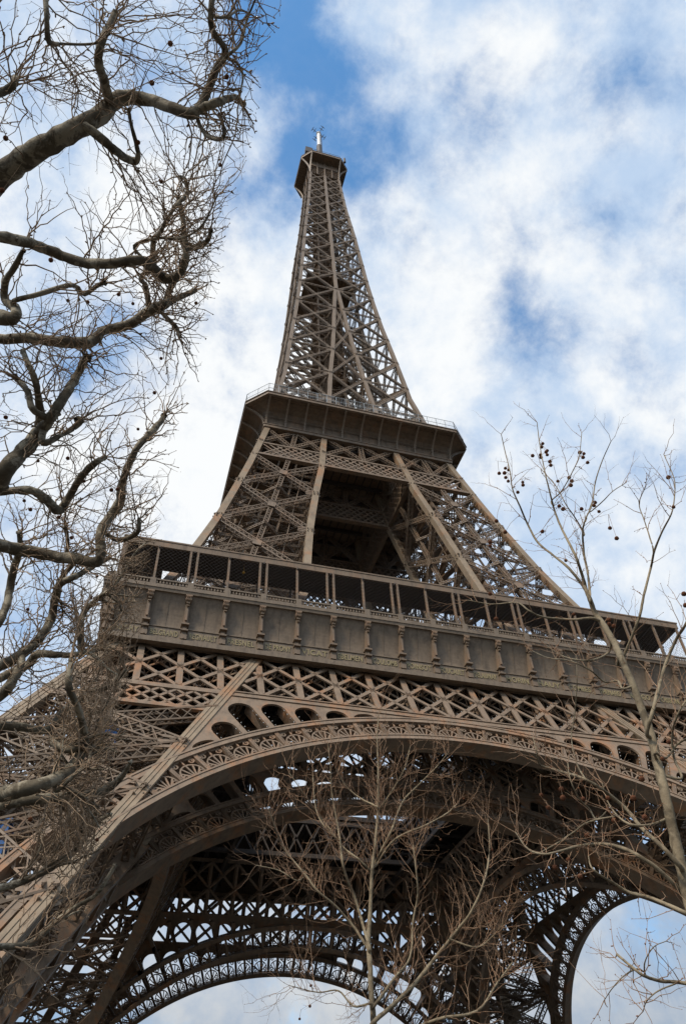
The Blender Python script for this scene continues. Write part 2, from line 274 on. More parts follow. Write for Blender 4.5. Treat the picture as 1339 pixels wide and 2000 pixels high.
def make_pier(name, zlo, zhi, zs, size, joints, mats, parent, plinth=False, diaph=True, gird=(1.0, 0.8, 0.13, 0.09), horiz=True, mid=True, label=None, sz2=None):
    body = MB(); s2 = sz2 or size
    n = 12; zz = np.concatenate([[zlo], [z for z in zs if zlo < z < zhi], [zhi]])
    for fx, fy, sx, sy in ((lambda z: -O(z), lambda z: -O(z), size, size), (lambda z: -I(z), lambda z: -O(z), -size, size), (lambda z: -O(z), lambda z: -I(z), size, -size), (lambda z: -I(z), lambda z: -I(z), -size, -size)):
        sweep(body, fx, fy, zz, sx, sy)
        if size > 1:                                          # raised cover strips leave a groove down each visible side
            for e0, e1 in ((0.0, .3), (.38, .62), (.7, 1.0)):
                g = 0.06
                sweep(body, lambda z: fx(z) + sx * e0, lambda z: fy(z) - math.copysign(g, sy), zz, sx * (e1 - e0), math.copysign(g - .003, sy))
                sweep(body, lambda z: fx(z) - math.copysign(g, sx), lambda z: fy(z) + sy * e0, zz, math.copysign(g - .003, sx), sy * (e1 - e0))
    me_b = body.data(name, mats[0])
    faces = [(mb.data('lattice_face', mats[1])) for mb in pier_faces(joints, *gird, horiz=horiz, mid=mid, inset=size * .5)]
    dg = MB()
    for z in joints[:-1]:
        o, i = O(z), I(z)
        P = [np.array([-o, -o, z]), np.array([-i, -o, z]), np.array([-i, -i, z]), np.array([-o, -i, z])]
        lat(dg, P[0], P[2], gird[0] * .7, gird[1] * .7, (0, 0, 1), None, .1, .07); lat(dg, P[1], P[3], gird[0] * .7, gird[1] * .7, (0, 0, 1), None, .1, .07)
        M = [(P[k] + P[(k + 1) % 4]) / 2 for k in range(4)]
        for k in range(4): lat(dg, M[k], M[(k + 1) % 4], gird[0] * .6, gird[1] * .6, (0, 0, 1), None, .1, .07)
    # an inclined lift track and a zigzag stair run up inside the pier
    c = lambda z, a, b: np.array([-(O(z) * a + I(z) * (1 - a)), -(O(z) * b + I(z) * (1 - b)), z])
    zt = np.linspace(zlo + .5, zhi - .5, 14)
    for a in (.36, .62):
        T = np.array([c(z, a, .5) for z in zt]); dg.path(T, .35, .7, (0, 1, .3)); T2 = np.array([c(z, a, .66) for z in zt]); dg.path(T2, .22, .3, (0, 1, .3))
    zst = np.arange(zlo + 1, zhi - 1, 2.6)
    for k in range(len(zst) - 1):
        a0, a1 = ((.2, .8) if k % 2 else (.8, .2)); p, q = c(zst[k], a0, .25), c(zst[k + 1], a1, .25)
        dg.bar(p, q, 1.0, .25, (0, 0, 1)); dg.bar(p + (0, 0.5, 1.0), q + (0, .5, 1.0), .08, .08, (0, 1, 0)); dg.bar(p - (0, 0.5, -1.0), q - (0, .5, -1.0), .08, .08, (0, 1, 0))
        dg.box(q[0] - .8, q[0] + .8, q[1] - .7, q[1] + .7, q[2] - .1, q[2] + .06)
    me_d = dg.data('inner_bracing', mats[1])
    if plinth:
        me_p = []
        for fx, fy in ((O, O), (I, O), (O, I), (I, I)):
            pm = MB(); x, y = -fx(1.2) + (.5 if fx is O else -.5), -fy(1.2) + (.5 if fy is O else -.5)
            octa = [(2.6, 0), (2.6, 1.75), (2.8, 1.76), (2.8, 2.05), (2.1, 2.06), (2.1, 3.0)]
            V = [(x + e * h, y + f * h, z) for h, z in octa for e, f in ((-1, -1), (1, -1), (1, 1), (-1, 1))]
            pm.mesh(V, [(4 * k + a, 4 * k + (a + 1) % 4, 4 * k + 4 + (a + 1) % 4, 4 * k + 4 + a) for k in range(5) for a in range(4)] + [(3, 2, 1, 0), (20, 21, 22, 23)])
            me_p.append(pm.data('masonry_footing', M_STONE))
    for k in range(4):
        b = link(name, me_b, parent, k * HP)
        for f in faces: link('lattice_face', f, b)
        link('inner_bracing', me_d, b)
        if plinth:
            for m_ in me_p: link('masonry_footing', m_, b)

# ---- lower piers, ground to first floor
JL = [2.5, 11, 19.7, 28.4, 33.7, 38.7]
make_pier('lower_pier', 1.0, 53.5, [10, 20, 30, 40, 48], 1.15, JL, (M_ARRIS, M_PAINT), tower, plinth=True, mid=False, gird=(1.15, 0.9, 0.15, 0.1))
# ---- upper piers, first to second floor
make_pier('upper_pier', 52.0, 107.8, [54, 58, 61, 65, 68.5, 72, 77, 82, 88, 92, 94.4, 97, 100, 104], 1.0, [54.6, 65.5, 76.4, 87.2, 96.8], (M_ARRIS, M_PAINT), tower, gird=(0.82, 0.75, 0.115, 0.075), horiz=False)

# ---- horizontal girders and W bracing under the second floor (front-side coordinates, four copies)
g = MB()
for back in (0, 1):
    def Y(z): return (-O(z) if not back else -I(z)) + (0.45 if not back else -.45)
    span = (-1, 1)
    z0, z1 = 97.1, 101.0
    x0, x1 = O(z0), O(z1)
    n = np.array([0, -1, .2])
    for zc, w in ((z0, .55), (z1, .4)):
        g.bar((-O(zc) + .5, Y(zc), zc), (O(zc) - .5, Y(zc), zc), w, .7, n)
        g.bar((-O(zc) + .5, Y(zc) - .36 * (1 if not back else -1), zc - .1), (O(zc) - .5, Y(zc) - .36 * (1 if not back else -1), zc - .1), w * .5, .1, n)
    P = 1.28; k = int(x0 / P) + 3
    for i in range(-k, k + 1):
        for s in (-1, 1):
            a = np.array([i * P, Y(z0), z0]); b = np.array([i * P + s * (z1 - z0) * 1.0, Y(z1), z1])
            if abs(a[0]) > O(z0) - .4 or abs(b[0]) > O(z1) - .4:
                continue
            for dd in (0.25, -0.25): g.bar(a + (0, dd, 0), b + (0, dd, 0), .26, .08, n)
    # posts and crossed braces up to the gallery
    zt, zb = 107.2, 101.3
    bays = [(-1, 'oi'), (0, 'ii'), (1, 'io')]
    for bay in (-1, 0, 1):
        if bay == 0: L = lambda z: -I(z); Rr = lambda z: I(z)
        elif bay == -1: L = lambda z: -O(z); Rr = lambda z: -I(z)
        else: L = lambda z: I(z); Rr = lambda z: O(z)
        pt = lambda t, z: np.array([L(z) * (1 - t) + Rr(z) * t, Y(z), z])
        lat(g, pt(.5, zb), pt(.5, zt), .8, .6, n, .7, .1, .07)
        for t0, t1 in ((0, .5), (.5, 0), (.5, 1), (1, .5)): lat(g, pt(t0, zb), pt(t1, zt), .75, .55, n, .7, .1, .07)
gme = g.data('horizontal_girder', M_PAINT)
for k in range(4): link('horizontal_girder', gme, tower, k * HP)

# ---- spire, second floor to top
JS = [112.3, 123.2, 134.1, 144.7, 155.3, 166.4, 177.5, 187, 196.5, 206, 214.8, 223.2, 231, 238.5, 245.4, 251.8, 257.8, 263.6]
sp = MB()
zz = [111.7] + [114.2, 121.5, 130.5, 137.3, 149.4, 161.7, 174.4, 185.5, 194.7, 216, 238.6, 264]
sweep(sp, lambda z: -O(z), lambda z: -O(z), zz, .75, .75)
zi = [111.7, 114.2, 123.2, 134.2, 144.8, 155.4, 166.4, 177.5]
sweep(sp, lambda z: -I(z) - .38, lambda z: -O(z), zi, .76, .7); sweep(sp, lambda z: I(z) - .38, lambda z: -O(z), zi, .76, .7)
sweep(sp, lambda z: -I(z) - .3, lambda z: -I(z) - .3, zi, .6, .6)
sweep(sp, lambda z: -.42, lambda z: -O(z), [178, 186, 195, 216, 238.7, 264], .84, .6)
spm = sp.data('spire', M_SPIRE)
fm = MB()
for z0, z1 in zip(JS[:-1], JS[1:]):
    w = .54 if z0 < 190 else .46
    for s in (-1, 1):
        for inner in ((False, True) if z0 < 170 else (False,)):
            yo = (lambda z: -O(z) + .35) if not inner else (lambda z: -I(z))
            n = np.array([0, -1, .1])
            a0 = np.array([s * O(z0), yo(z0), z0]); a1 = np.array([s * O(z1), yo(z1), z1]); b0 = np.array([s * I(z0), yo(z0), z0]); b1 = np.array([s * I(z1), yo(z1), z1])
            for p, q in ((a0, b1), (b0, a1)): lat(fm, p, q, w * .95, .5, n, w * 1.1, .13, .06)
            lat(fm, a0, b0, w * .5, .4, n, w, .1, .06, double=False)
            for e, tt in ((a0, -s), (b0, s)):
                for dz in (-.35, 0.35): fm.bar(e + (0, -.3, dz), e + (tt * 1.5, -.3, dz * 2), .34, .05, n)
    if z0 < 172:                                              # narrow bay between the inner strips
        n = np.array([0, -1, .1]); c0, c1 = np.array([-I(z0), -O(z0) + .35, z0]), np.array([I(z1), -O(z1) + .35, z1]); d0, d1 = c0 * (-1, 1, 1), c1 * (-1, 1, 1)
        lat(fm, c0, c1, .5, .45, n, .6, .12, .06, double=False); lat(fm, d0, d1, .5, .45, n, .6, .12, .06, double=False)
fmm = fm.data('lattice_face', M_SPIRE)
core = MB()
for h0, za, zb in ((3.0, 112.3, 190), (2.1, 190, 264)):
    for x in (-h0, h0):
        for y in (-h0, h0): core.bar((x, y, za), (x, y, zb), .34, .34, (0, 1, 0))
    for z in np.arange(za + 1, zb - 2, 2.4):
        core.box(-h0 + .1, h0 - .1, -h0 + .1, -.3 if int(z) % 2 else h0 - .1, z, z + .1)
        a = [(-h0, -h0), (h0, -h0), (h0, h0), (-h0, h0)]
        for k in range(4):
            p, q = a[k], a[(k + 1) % 4]
            core.bar((*p, z), (*q, z + 2.4), .16, .16, (0, 0, 1)); core.bar((*q, z), (*p, z + 2.4), .12, .12, (0, 0, 1)); core.bar((*p, z), (*q, z), .16, .14, (0, 0, 1))
            for t in (.25, .5, .75): core.bar((p[0] + (q[0] - p[0]) * t, p[1] + (q[1] - p[1]) * t, z), (p[0] + (q[0] - p[0]) * t, p[1] + (q[1] - p[1]) * t, z + 2.4), .09, .09, (0, 1, 0) if k % 2 == 0 else (1, 0, 0))
    for k, z in enumerate(np.arange(za + 1, zb - 2, 1.2)):     # a spiral stair round the shaft
        t0, t1 = k * .8, k * .8 + .8; core.bar(((h0 + 1) * math.cos(t0), (h0 + 1) * math.sin(t0), z), ((h0 + 1) * math.cos(t1), (h0 + 1) * math.sin(t1), z + 1.2), .7, .12, (0, 0, 1))
for z in JS[1:]:
    o = O(z) - .5
    for p, q in (((-o, -o, z), (o, o, z)), ((o, -o, z), (-o, o, z)), ((-o, 0, z), (o, 0, z)), ((0, -o, z), (0, o, z))): lat(core, p, q, .5, .4, (0, 0, 1), .9, .1, .06, double=False)
for x in (-3.2, 3.2):
    for y in (-2.6, 2.6):
        if True: core.bar((x * .9, y, 116), (x * .55, y * .6, 264), .22, .22, (0, 1, 0))
for z, h in ((189.5, 6.6), (146, 4.2), (128, 5.0)):            # landings inside the spire
    core.box(-h, h, -h, h, z, z + .5)
    for i in np.arange(-h, h + .1, 1.0): core.box(i - .08, i + .08, -h, h, z - .5, z)
corem = core.data('lift_shaft', M_PAINT)
b = link('spire', spm, tower)
for k in range(4):
    if k: link('corner_arris', spm, b, k * HP)
    link('lattice_face', fmm, b, k * HP)
link('lift_shaft', corem, b)

# ------------------------------------------------------------------ big arches
CU, R0, R1, R2, R3 = 4.166, 38.44, 39.0, 41.1, 41.67
PITCH = R(3.77); NF = 13
def AP(th, r, d=0.0): return FP(r * math.sin(th), CU + r * math.cos(th), d)
def fan_panel():
    """one ornamental panel: fan of ribs under a round arch with scrolls in the corners; drawn at the arch's crown"""
    mb = MB(); n = OUT; d0 = 0.28
    def q(x, r): return FP(x, CU + r, d0)
    hw = R1 * PITCH / 2
    for s in (-1, 1): mb.bar(q(s * (hw - .001), R1), q(s * (hw + .06), R2), .34, .3, n)
    bx, by = 0.0, R1 + .12; rr = 1.0
    arc = [(bx + rr * math.sin(t), by + .35 + rr * 1.02 * math.cos(t)) for t in np.linspace(-1.75, 1.75, 13)]
    mb.path([q(*a) for a in arc], .13, .1, n)
    for t in (-1.15, -.58, 0, .58, 1.15):
        e = (bx + rr * math.sin(t), by + .35 + rr * math.cos(t)); mb.bar(q(bx + .1 * math.sin(t), by - .1), q(*e), .13, .09, n)
    def scroll(cx, cy, r, t0, turns, sgn):
        th = np.linspace(0, 1, 13); P = [(cx + sgn * r * (1 - .72 * k) * math.cos(t0 + turns * 2 * math.pi * k), cy + r * (1 - .72 * k) * math.sin(t0 + turns * 2 * math.pi * k)) for k in th]
        mb.path([q(*a) for a in P], .11, .1, n)
    for s in (-1, 1):
        scroll(s * .76, R2 - .33, .31, R(90), -1.35, s)
        scroll(s * .72, R1 + .33, .30, R(-100), 1.25, s)
        mb.bar(q(s * .2, R2 - .02), q(s * .72, R2 - .06), .1, .1, n)
    mb.bar(q(0, R2), q(0, R2 - .5), .14, .1, n)
    return mb
def arch_rims():
    mb = MB(); th = np.linspace(-R(84), R(84), 97)
    for ra, rb, d0, d1 in ((R0, R1, 0, 1.5), (R2, R3, 0.0, 1.4)):
        A = [AP(t, ra, d0) for t in th]; B = [AP(t, rb, d0) for t in th]; mb.strip(A, B, -OUT * (d1 - d0))
    A = [AP(t, R1 - .12, -.07) for t in th]; B = [AP(t, R1 + .03, -.07) for t in th]; mb.strip(A, B, -OUT * .066)
    A = [AP(t, R3 - .14, -.07) for t in th]; B = [AP(t, R3 + .02, -.07) for t in th]; mb.strip(A, B, -OUT * .066)
    for k in range(-22, 23):                                    # plain radial posts behind the ornament
        t = (k + .5) * PITCH; mb.bar(AP(t, R1, 1.25), AP(t, R2, 1.25), .3, .25, OUT)
        if k % 2: mb.bar(AP(t, R1, 1.2), AP(t + PITCH * .9, R2, 1.2), .16, .1, OUT)
    return mb
UT, UB = 41.5 * KS, 40.95 * KS                                   # top and bottom of the girder's deep bottom chord
def rbound(th):
    r = (UB - CU) / math.cos(th)
    # inner arris limits the spandrel too: |x| <= I(z) - 0.55
    for _ in range(25):
        x = abs(r * math.sin(th)); z = (CU + r * math.cos(th)) / KS; lim = I(z) + .1
        if x > lim: r -= (x - lim) * .9 + .004
        else: break
    return r
def spandrel():
    mb = MB(); N = 16; beads = []
    for k in range(-11, 11):
        ta, tb = k * PITCH, (k + 1) * PITCH; ts = np.linspace(ta, tb, N + 1); rb = np.array([max(rbound(t), R3 - .02) for t in ts])
        if rb.max() - R3 < .05: continue
        hw = .26 / R3; tl, tr = ta + hw, tb - hw; rtop = min(max(rbound(tl), R3), max(rbound(tr), R3)); W2 = (tr - tl) * R3 / 2
        rlim = min(rb[2:-2].min() - .22, 60); sag = min(W2, max(rlim - R3 - .05, 0))
        if rlim - R3 < .45:
            mb.strip([AP(t, R3 - .02, .04) for t in ts], [AP(t, r, .04) for t, r in zip(ts, rb)], -OUT * .2); continue
        prof = []
        for t in ts:
            x = (t - (ta + tb) / 2) * R3
            prof.append(R3 - .02 if abs(x) >= W2 else rlim - sag + sag * math.sqrt(max(0, 1 - (x / W2) ** 2)))
        xs = list(ts); pr = list(prof)
        # sharp jambs
        T = []; Q = []; B = []
        for t, r, rr in zip(xs, pr, rb): T.append(t); Q.append(r); B.append(rr)
        i0 = next(i for i, t in enumerate(T) if t > tl); T.insert(i0, tl + 1e-4); Q.insert(i0, rlim - sag); B.insert(i0, rb[0]); T.insert(i0, tl); Q.insert(i0, R3 - .02); B.insert(i0, rb[0])
        i1 = next(i for i, t in enumerate(T) if t > tr); T.insert(i1, tr + 1e-4); Q.insert(i1, R3 - .02); B.insert(i1, rb[-1]); T.insert(i1, tr); Q.insert(i1, rlim - sag); B.insert(i1, rb[-1])
        mb.strip([AP(t, r, .04) for t, r in zip(T, Q)], [AP(t, max(r, q_ + .01), .04) for t, r, q_ in zip(T, B, Q)], -OUT * .2)
        for t in (ta, tb):                                       # radial webs give the jambs their depth
            rr = min(rb[0] if t == ta else rb[-1], rlim); mb.bar(AP(t, R3, .75), AP(t, rr, .75), .5, 1.1, OUT)
        for t in (tl + .3 / R3 * .6, tr - .3 / R3 * .6):
            for r in np.arange(R3 + .25, rlim - sag, .62): beads.append(AP(t, r, .02))
    return mb, beads
def truss():
    """lattice band between the arch and the first floor, running across the piers too"""
    mb = MB(); beads = []; P = 3.84; uT, uB = 47.9 * KS, UT; uM, uL = 41.0 * KS, 38.6 * KS
    n = OUT
    lim = lambda u: I(u / KS)
    ext = lambda u: O(u / KS) - 1.0
    def seg(x0, u0, x1, u1, inside):
        """part of the member where |x| lies on the wanted side of the inner arris"""
        t = np.linspace(0, 1, 41); X = x0 + (x1 - x0) * t; U = u0 + (u1 - u0) * t; L = np.array([lim(u) for u in U]); E = np.array([ext(u) for u in U])
        ok = (np.abs(X) < L - .1) if inside else ((np.abs(X) > L + .9) & (np.abs(X) < E))
        if not ok.any(): return None
        i = np.where(ok)[0]; return (X[i[0]], U[i[0]], X[i[-1]], U[i[-1]])
    def member(x0, u0, x1, u1, w, inside, dbl=True, bead=True):
        sg = seg(x0, u0, x1, u1, inside)
        if sg is None or math.hypot(sg[2] - sg[0], sg[3] - sg[1]) < .8: return
        a, b = FP(sg[0], sg[1], .12), FP(sg[2], sg[3], .12); mb.bar(a, b, w, .16, n)
        if dbl:
            a2, b2 = a - n * .85, b - n * .85; mb.bar(a2, b2, w * .55, .1, n)
            L = np.linalg.norm(b - a); m = max(2, int(L / .6)); Z = np.linspace(0, 1, m + 1)[:, None]; A = a + (b - a) * Z; Bk = a2 + (b2 - a2) * Z; alt = (np.arange(m + 1) % 2 == 0)[:, None]
            Zg = np.where(alt, A, Bk); sdv = nrm(np.cross(n, b - a)); mb.bars(Zg[:-1], Zg[1:], .1, .05, sdv)
        if bead:
            L = np.linalg.norm(b - a); sdv = nrm(np.cross(n, b - a)); up = sdv if sdv[2] > 0 else -sdv
            for t in np.arange(.5, L - .3, .78): beads.append(a + (b - a) * (t / L) + up * (w / 2 + .13) - n * .05)
    for inside in (True, False):
        for k in range(-9, 10):
            member(k * P, uB, k * P, uT, .62, inside, bead=False)
            for s in (-1, 1): member(k * P, uT, (k + 2 * s) * P, uB, .38, inside)
        for s in (-1, 1):
            for kk in (-9, 9):
                pass
    for k in range(-40, 41):                                      # the finer lattice below it, in the piers only
        for s in (-1, 1): member(k * 1.5, uM, k * 1.5 + s * 3.0, uL, .26, False, False)
    hz = lambda u, x0, x1, w, d: mb.bar(FP(x0, u, d), FP(x1, u, d), w, .3, n)
    for s in (-1, 1):
        hz(41.27 * KS, s * (I(41.27) + .8), s * (O(41.27) - .8), .62, .12); hz(38.55 * KS, s * (I(38.55) + .8), s * (O(38.55) - .8), .5, .12)
    hz(48.05 * KS, -O(48.05) + .8, O(48.05) - .8, .5, .14)
    mb.strip([FP(-I(41.1), UB - .03, .035), FP(I(41.1), UB - .03, .035)], [FP(-I(41.7), UT + .12, .035), FP(I(41.7), UT + .12, .035)], -n * .22)
    mb.bar(FP(-I(41.6), UT + .1, -.02), FP(I(41.6), UT + .1, -.02), .14, .1, n); mb.bar(FP(-I(41.0), UB, -.02), FP(I(41.0), UB, -.02), .1, .1, n)
    return mb, beads
rim_me = arch_rims().data('arch', M_ARCH)
fan = fan_panel(); fan_me = fan.data('fan_panel', M_ARCH)
sp_mb, sp_beads = spandrel(); sp_me = sp_mb.data('spandrel_plate', M_ARCH)
tr_mb, tr_beads = truss(); tr_me = tr_mb.data('girder_band', M_ARCH)
# one panel at angle th: turn the crown panel about the arch's own axis
cen = FP(0, CU, 0)
def fan_matrix(th): return Matrix.Translation(cen) @ Matrix.Rotation(-th if False else th, 4, Vector((0, 1, -M_SL)).normalized()) @ Matrix.Translation(-Vector(cen))
def merged_fans():
    allb = MB(); rows = np.vstack(fan.rows)
    for k in range(-NF, NF):
        m = np.array(fan_matrix((k + .5) * PITCH)); rr = rows.copy()
        rr[:, :3] = rows[:, :3] @ m[:3, :3].T + m[:3, 3]; rr[:, 3:6] = rows[:, 3:6] @ m[:3, :3].T + m[:3, 3]; rr[:, 8:] = rows[:, 8:] @ m[:3, :3].T; allb.rows.append(rr)
    return allb.data('fan_panels', M_ARCH)
mf = merged_fans()
for k in range(4):
    for inner in (0, 1):
        hold = bpy.data.objects.new('arch', rim_me); COL.objects.link(hold); hold.parent = tower; hold.rotation_euler = (0, 0, k * HP)
        off = Vector((0, 15.0 - 1.2 if inner else 0, 0))
        if inner: hold.location = Matrix.Rotation(k * HP, 3, 'Z') @ off
        if (k == 0 and not inner) or k == 2:
            for j in range(-NF, NF):
                f = bpy.data.objects.new('fan_panel', fan_me); COL.objects.link(f); f.parent = hold; f.matrix_local = fan_matrix((j + .5) * PITCH)
        else: link('fan_panels', mf, hold, kind='stuff')
        gb = link('girder_band', tr_me, tower, k * HP); gb.location = hold.location
        link('spandrel_plate', sp_me, gb)
bl = MB()
for p in sp_beads + tr_beads: bl.ball(p, .068)
blm = bl.data('light_bulbs', M_BULB)
link('light_bulbs', blm, tower, kind='stuff')

# ------------------------------------------------------------------ first floor: deck, frieze, promenade
s = 3.8484
dk = MB()
for k in range(4):
    c, sn = round(math.cos(k * HP)), round(math.sin(k * HP))
    def bx(x0, x1, y0, y1, z0, z1):
        P = [(x * c - y * sn, x * sn + y * c) for x, y in ((x0, y0), (x1, y1))]
        dk.box(min(P[0][0], P[1][0]), max(P[0][0], P[1][0]), min(P[0][1], P[1][1]), max(P[0][1], P[1][1]), z0, z1)
    bx(-34.0, 13.2, -34.0, -13.2, 53.4, 53.9)
dk.box(-13.6, 13.6, -13.6, -13.2, 52, 55)
for kx in np.arange(-32, 32.1, 4.0):
    for a, b2 in ((-34, -13.5), (13.5, 34)):
        full = abs(kx) > 13.5
        lat(dk, (kx, a, 51.6), (kx, b2, 51.6), 3.2, .5, (1, 0, 0), 2.4, .3, .16, sides=False); lat(dk, (a, kx, 51.4), (b2, kx, 51.4), 3.0, .5, (0, 1, 0), 2.4, .3, .16, sides=False)
for kx in np.arange(-33, 33.1, 1.33):
    for a, b2 in ((-34, -13.5), (13.5, 34)): dk.bar((kx, a, 53.2), (kx, b2, 53.2), .16, .34, (0, 0, 1))
for z in (47.7, 52.8):
    for sgn in (-1, 1):
        dk.bar((-33, sgn * 13.6, z), (33, sgn * 13.6, z), .5, .6, (0, 0, 1)); dk.bar((sgn * 13.6, -33, z), (sgn * 13.6, 33, z), .5, .6, (0, 0, 1))
for sgn in (-1, 1):
    for x in np.arange(-13, 13, 2.6):
        dk.bar((x, sgn * 13.6, 47.8), (x + 2.6, sgn * 13.6, 52.7), .25, .2, (0, 1, 0)); dk.bar((x + 2.6, sgn * 13.6, 47.8), (x, sgn * 13.6, 52.7), .25, .2, (0, 1, 0))
        dk.bar((sgn * 13.6, x, 47.8), (sgn * 13.6, x + 2.6, 52.7), .25, .2, (1, 0, 0)); dk.bar((sgn * 13.6, x + 2.6, 47.8), (sgn * 13.6, x, 52.7), .25, .2, (1, 0, 0))
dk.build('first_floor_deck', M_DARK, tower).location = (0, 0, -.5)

def prof_strip(mb, prof, off=(0, 0, 0), miter=True):
    """profile (y, z) run along the whole front, mitred at the corners"""
    n = len(prof)
    V = [(-(-y) if False else (y), y, z) for y, z in prof] + [(-y, y, z) for y, z in prof]
    F = [(i, (i + 1) % n, n + (i + 1) % n, n + i) for i in range(n)] + [tuple(range(n))[::-1], tuple(range(n, 2 * n))]
    mb.mesh(V, F)
fz = MB()
prof_strip(fz, [(-34.75, 47.95), (-34.75, 48.5), (-34.2, 48.62), (-34.1, 47.95)])                                  # cornice under the names
prof_strip(fz, [(-34.36, 48.6), (-34.36, 49.95), (-34.05, 49.95), (-34.05, 48.6)])                                # strip carrying the names
prof_strip(fz, [(-34.46, 49.952), (-34.46, 50.06), (-34.05, 50.06), (-34.05, 49.952)])
cov = [(-34.22 - .95 * (1 - math.cos(t)), 50.05 + 3.62 * math.sin(t)) for t in np.linspace(0, HP, 11)]
cov = [(-34.22 - 1.0 * (t ** 1.9), 50.05 + 3.62 * t) for t in np.linspace(0, 1, 11)]
prof_strip(fz, cov + [(-33.9, 53.67), (-33.9, 50.05)])                                                            # hollow wall behind the consoles
prof_strip(fz, [(-35.42, 53.67), (-35.5, 53.95), (-35.5, 54.42), (-34.0, 54.42), (-34.0, 53.67)])
prof_strip(fz, [(-35.57, 54.0), (-35.57, 54.12), (-35.49, 54.12), (-35.49, 54.0)])
for k in range(18):
    xm = (k - 8.5) * s; fz.path([(xm, y - .02, z) for y, z in cov], .05, .05, (0, -1, 0))
for x in np.arange(-33.6, 33.7, .95): fz.ball((x, -34.78, 48.66), .09)
fz_me = fz.data('frieze', M_FRIEZE)
con = MB()
con.box(-.36, .36, -34.78, -34.3, 48.62, 49.15); con.box(-.31, .31, -34.68, -34.3, 49.15, 49.55); con.box(-.42, .42, -34.92, -34.3, 49.55, 49.72)
con.box(-.30, .30, -34.62, -34.2, 49.72, 50.25); con.bar((-.15, -34.7, 49.85), (.15, -34.7, 49.85), .2, .2, (0, 0, 1)); con.box(-.46, .46, -35.0, -34.2, 50.25, 50.42)
con.strip([(-.27, -34.88, 50.42), (-.25, -34.95, 51.6), (-.24, -35.02, 52.7)], [(.27, -34.88, 50.42), (.25, -34.95, 51.6), (.24, -35.02, 52.7)], (0, .85, 0))
con.box(-.12, .12, -35.06, -34.9, 50.7, 52.3)
con.cyl((-.36, -35.12, 53.2), (.36, -35.12, 53.2), .36, 14); con.cyl((-.40, -35.12, 53.2), (.40, -35.12, 53.2), .17, 10)
con.cyl((-.22, -35.2, 52.75), (.22, -35.2, 52.75), .14, 10); con.cyl((-.17, -35.16, 52.45), (.17, -35.16, 52.45), .10, 8)
for x in (-.22, 0, .22): con.ball((x, -35.47, 53.32), .15); con.ball((x * .9, -35.44, 53.02), .11)
con.box(-.40, .40, -35.44, -34.3, 53.5, 53.665)
for r_ in con.rows: r_[0, 0] *= .84; r_[0, 3] *= .84; r_[0, 6] *= .84
con.v = [(x * .84, y, z) for x, y, z in con.v]
con_me = con.data('console', M_PAINT)
bal = MB()
Yb = -35.3
bal.bar((-35.2, Yb, 55.13), (35.2, Yb, 55.13), .16, .22, (0, 1, 0)); bal.bar((-35.2, Yb, 54.50), (35.2, Yb, 54.50), .14, .24, (0, 1, 0))
for x in np.arange(-35.0, 35.01, .33):
    bal.bar((x, Yb, 54.56), (x, Yb, 55.06), .10, .10, (0, 1, 0)); bal.bar((x, Yb, 54.68), (x, Yb, 54.86), .17, .17, (0, 1, 0))
for x in np.arange(-9, 10) * s: bal.box(x - .3, x + .3, Yb - .17, Yb + .17, 54.44, 55.24)
bal_me = bal.data('balustrade', M_FRIEZE)
post = MB(); post.box(-.12, .12, -34.6, -34.36, 54.02, 60.02); post.box(-.19, .19, -34.67, -34.29, 54.02, 54.5); post_me = post.data('post', M_PAINT)
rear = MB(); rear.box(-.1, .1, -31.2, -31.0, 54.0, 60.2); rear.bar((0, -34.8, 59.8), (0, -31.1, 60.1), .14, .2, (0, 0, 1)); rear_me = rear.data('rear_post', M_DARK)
roof = MB()
prof_strip(roof, [(-34.6, 60.0), (-34.6, 60.88), (-34.4, 60.95), (-30.0, 61.3), (-30.0, 60.5), (-34.35, 60.2), (-34.35, 60.0)])
prof_strip(roof, [(-34.67, 60.74), (-34.67, 60.92), (-34.59, 60.92), (-34.59, 60.74)])
roof_me = roof.data('promenade_roof', M_PAINT)
cor = MB()
for i, y in enumerate(np.arange(-34.25, -30.1, .28)):
    z = 60.17 + (y + 34.35) * .068; cor.bar((y, y, z), (-y, y, z), .13, .1, (0, 0, 1))
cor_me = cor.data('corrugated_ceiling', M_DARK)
net = MB()
for x in np.arange(-39, 39.1, .5):
    for e in (-1, 1):
        xa, xb = max(-34.5, min(34.5, x)), max(-34.5, min(34.5, x + e * 4.7)); ta = (xa - x) / (e * 4.7); tb_ = (xb - x) / (e * 4.7)
        if abs(tb_ - ta) > .05: net.bar((xa, -34.6, 55.25 + 4.7 * ta), (xb, -34.6, 55.25 + 4.7 * tb_), (.013), .012, (0, 1, 0))
net_me = net.data('safety_net', M_DARK)
pairs = [(2 * m + 1) * s + d for m in range(-5, 4 + 1) for d in (-.38, .38)]
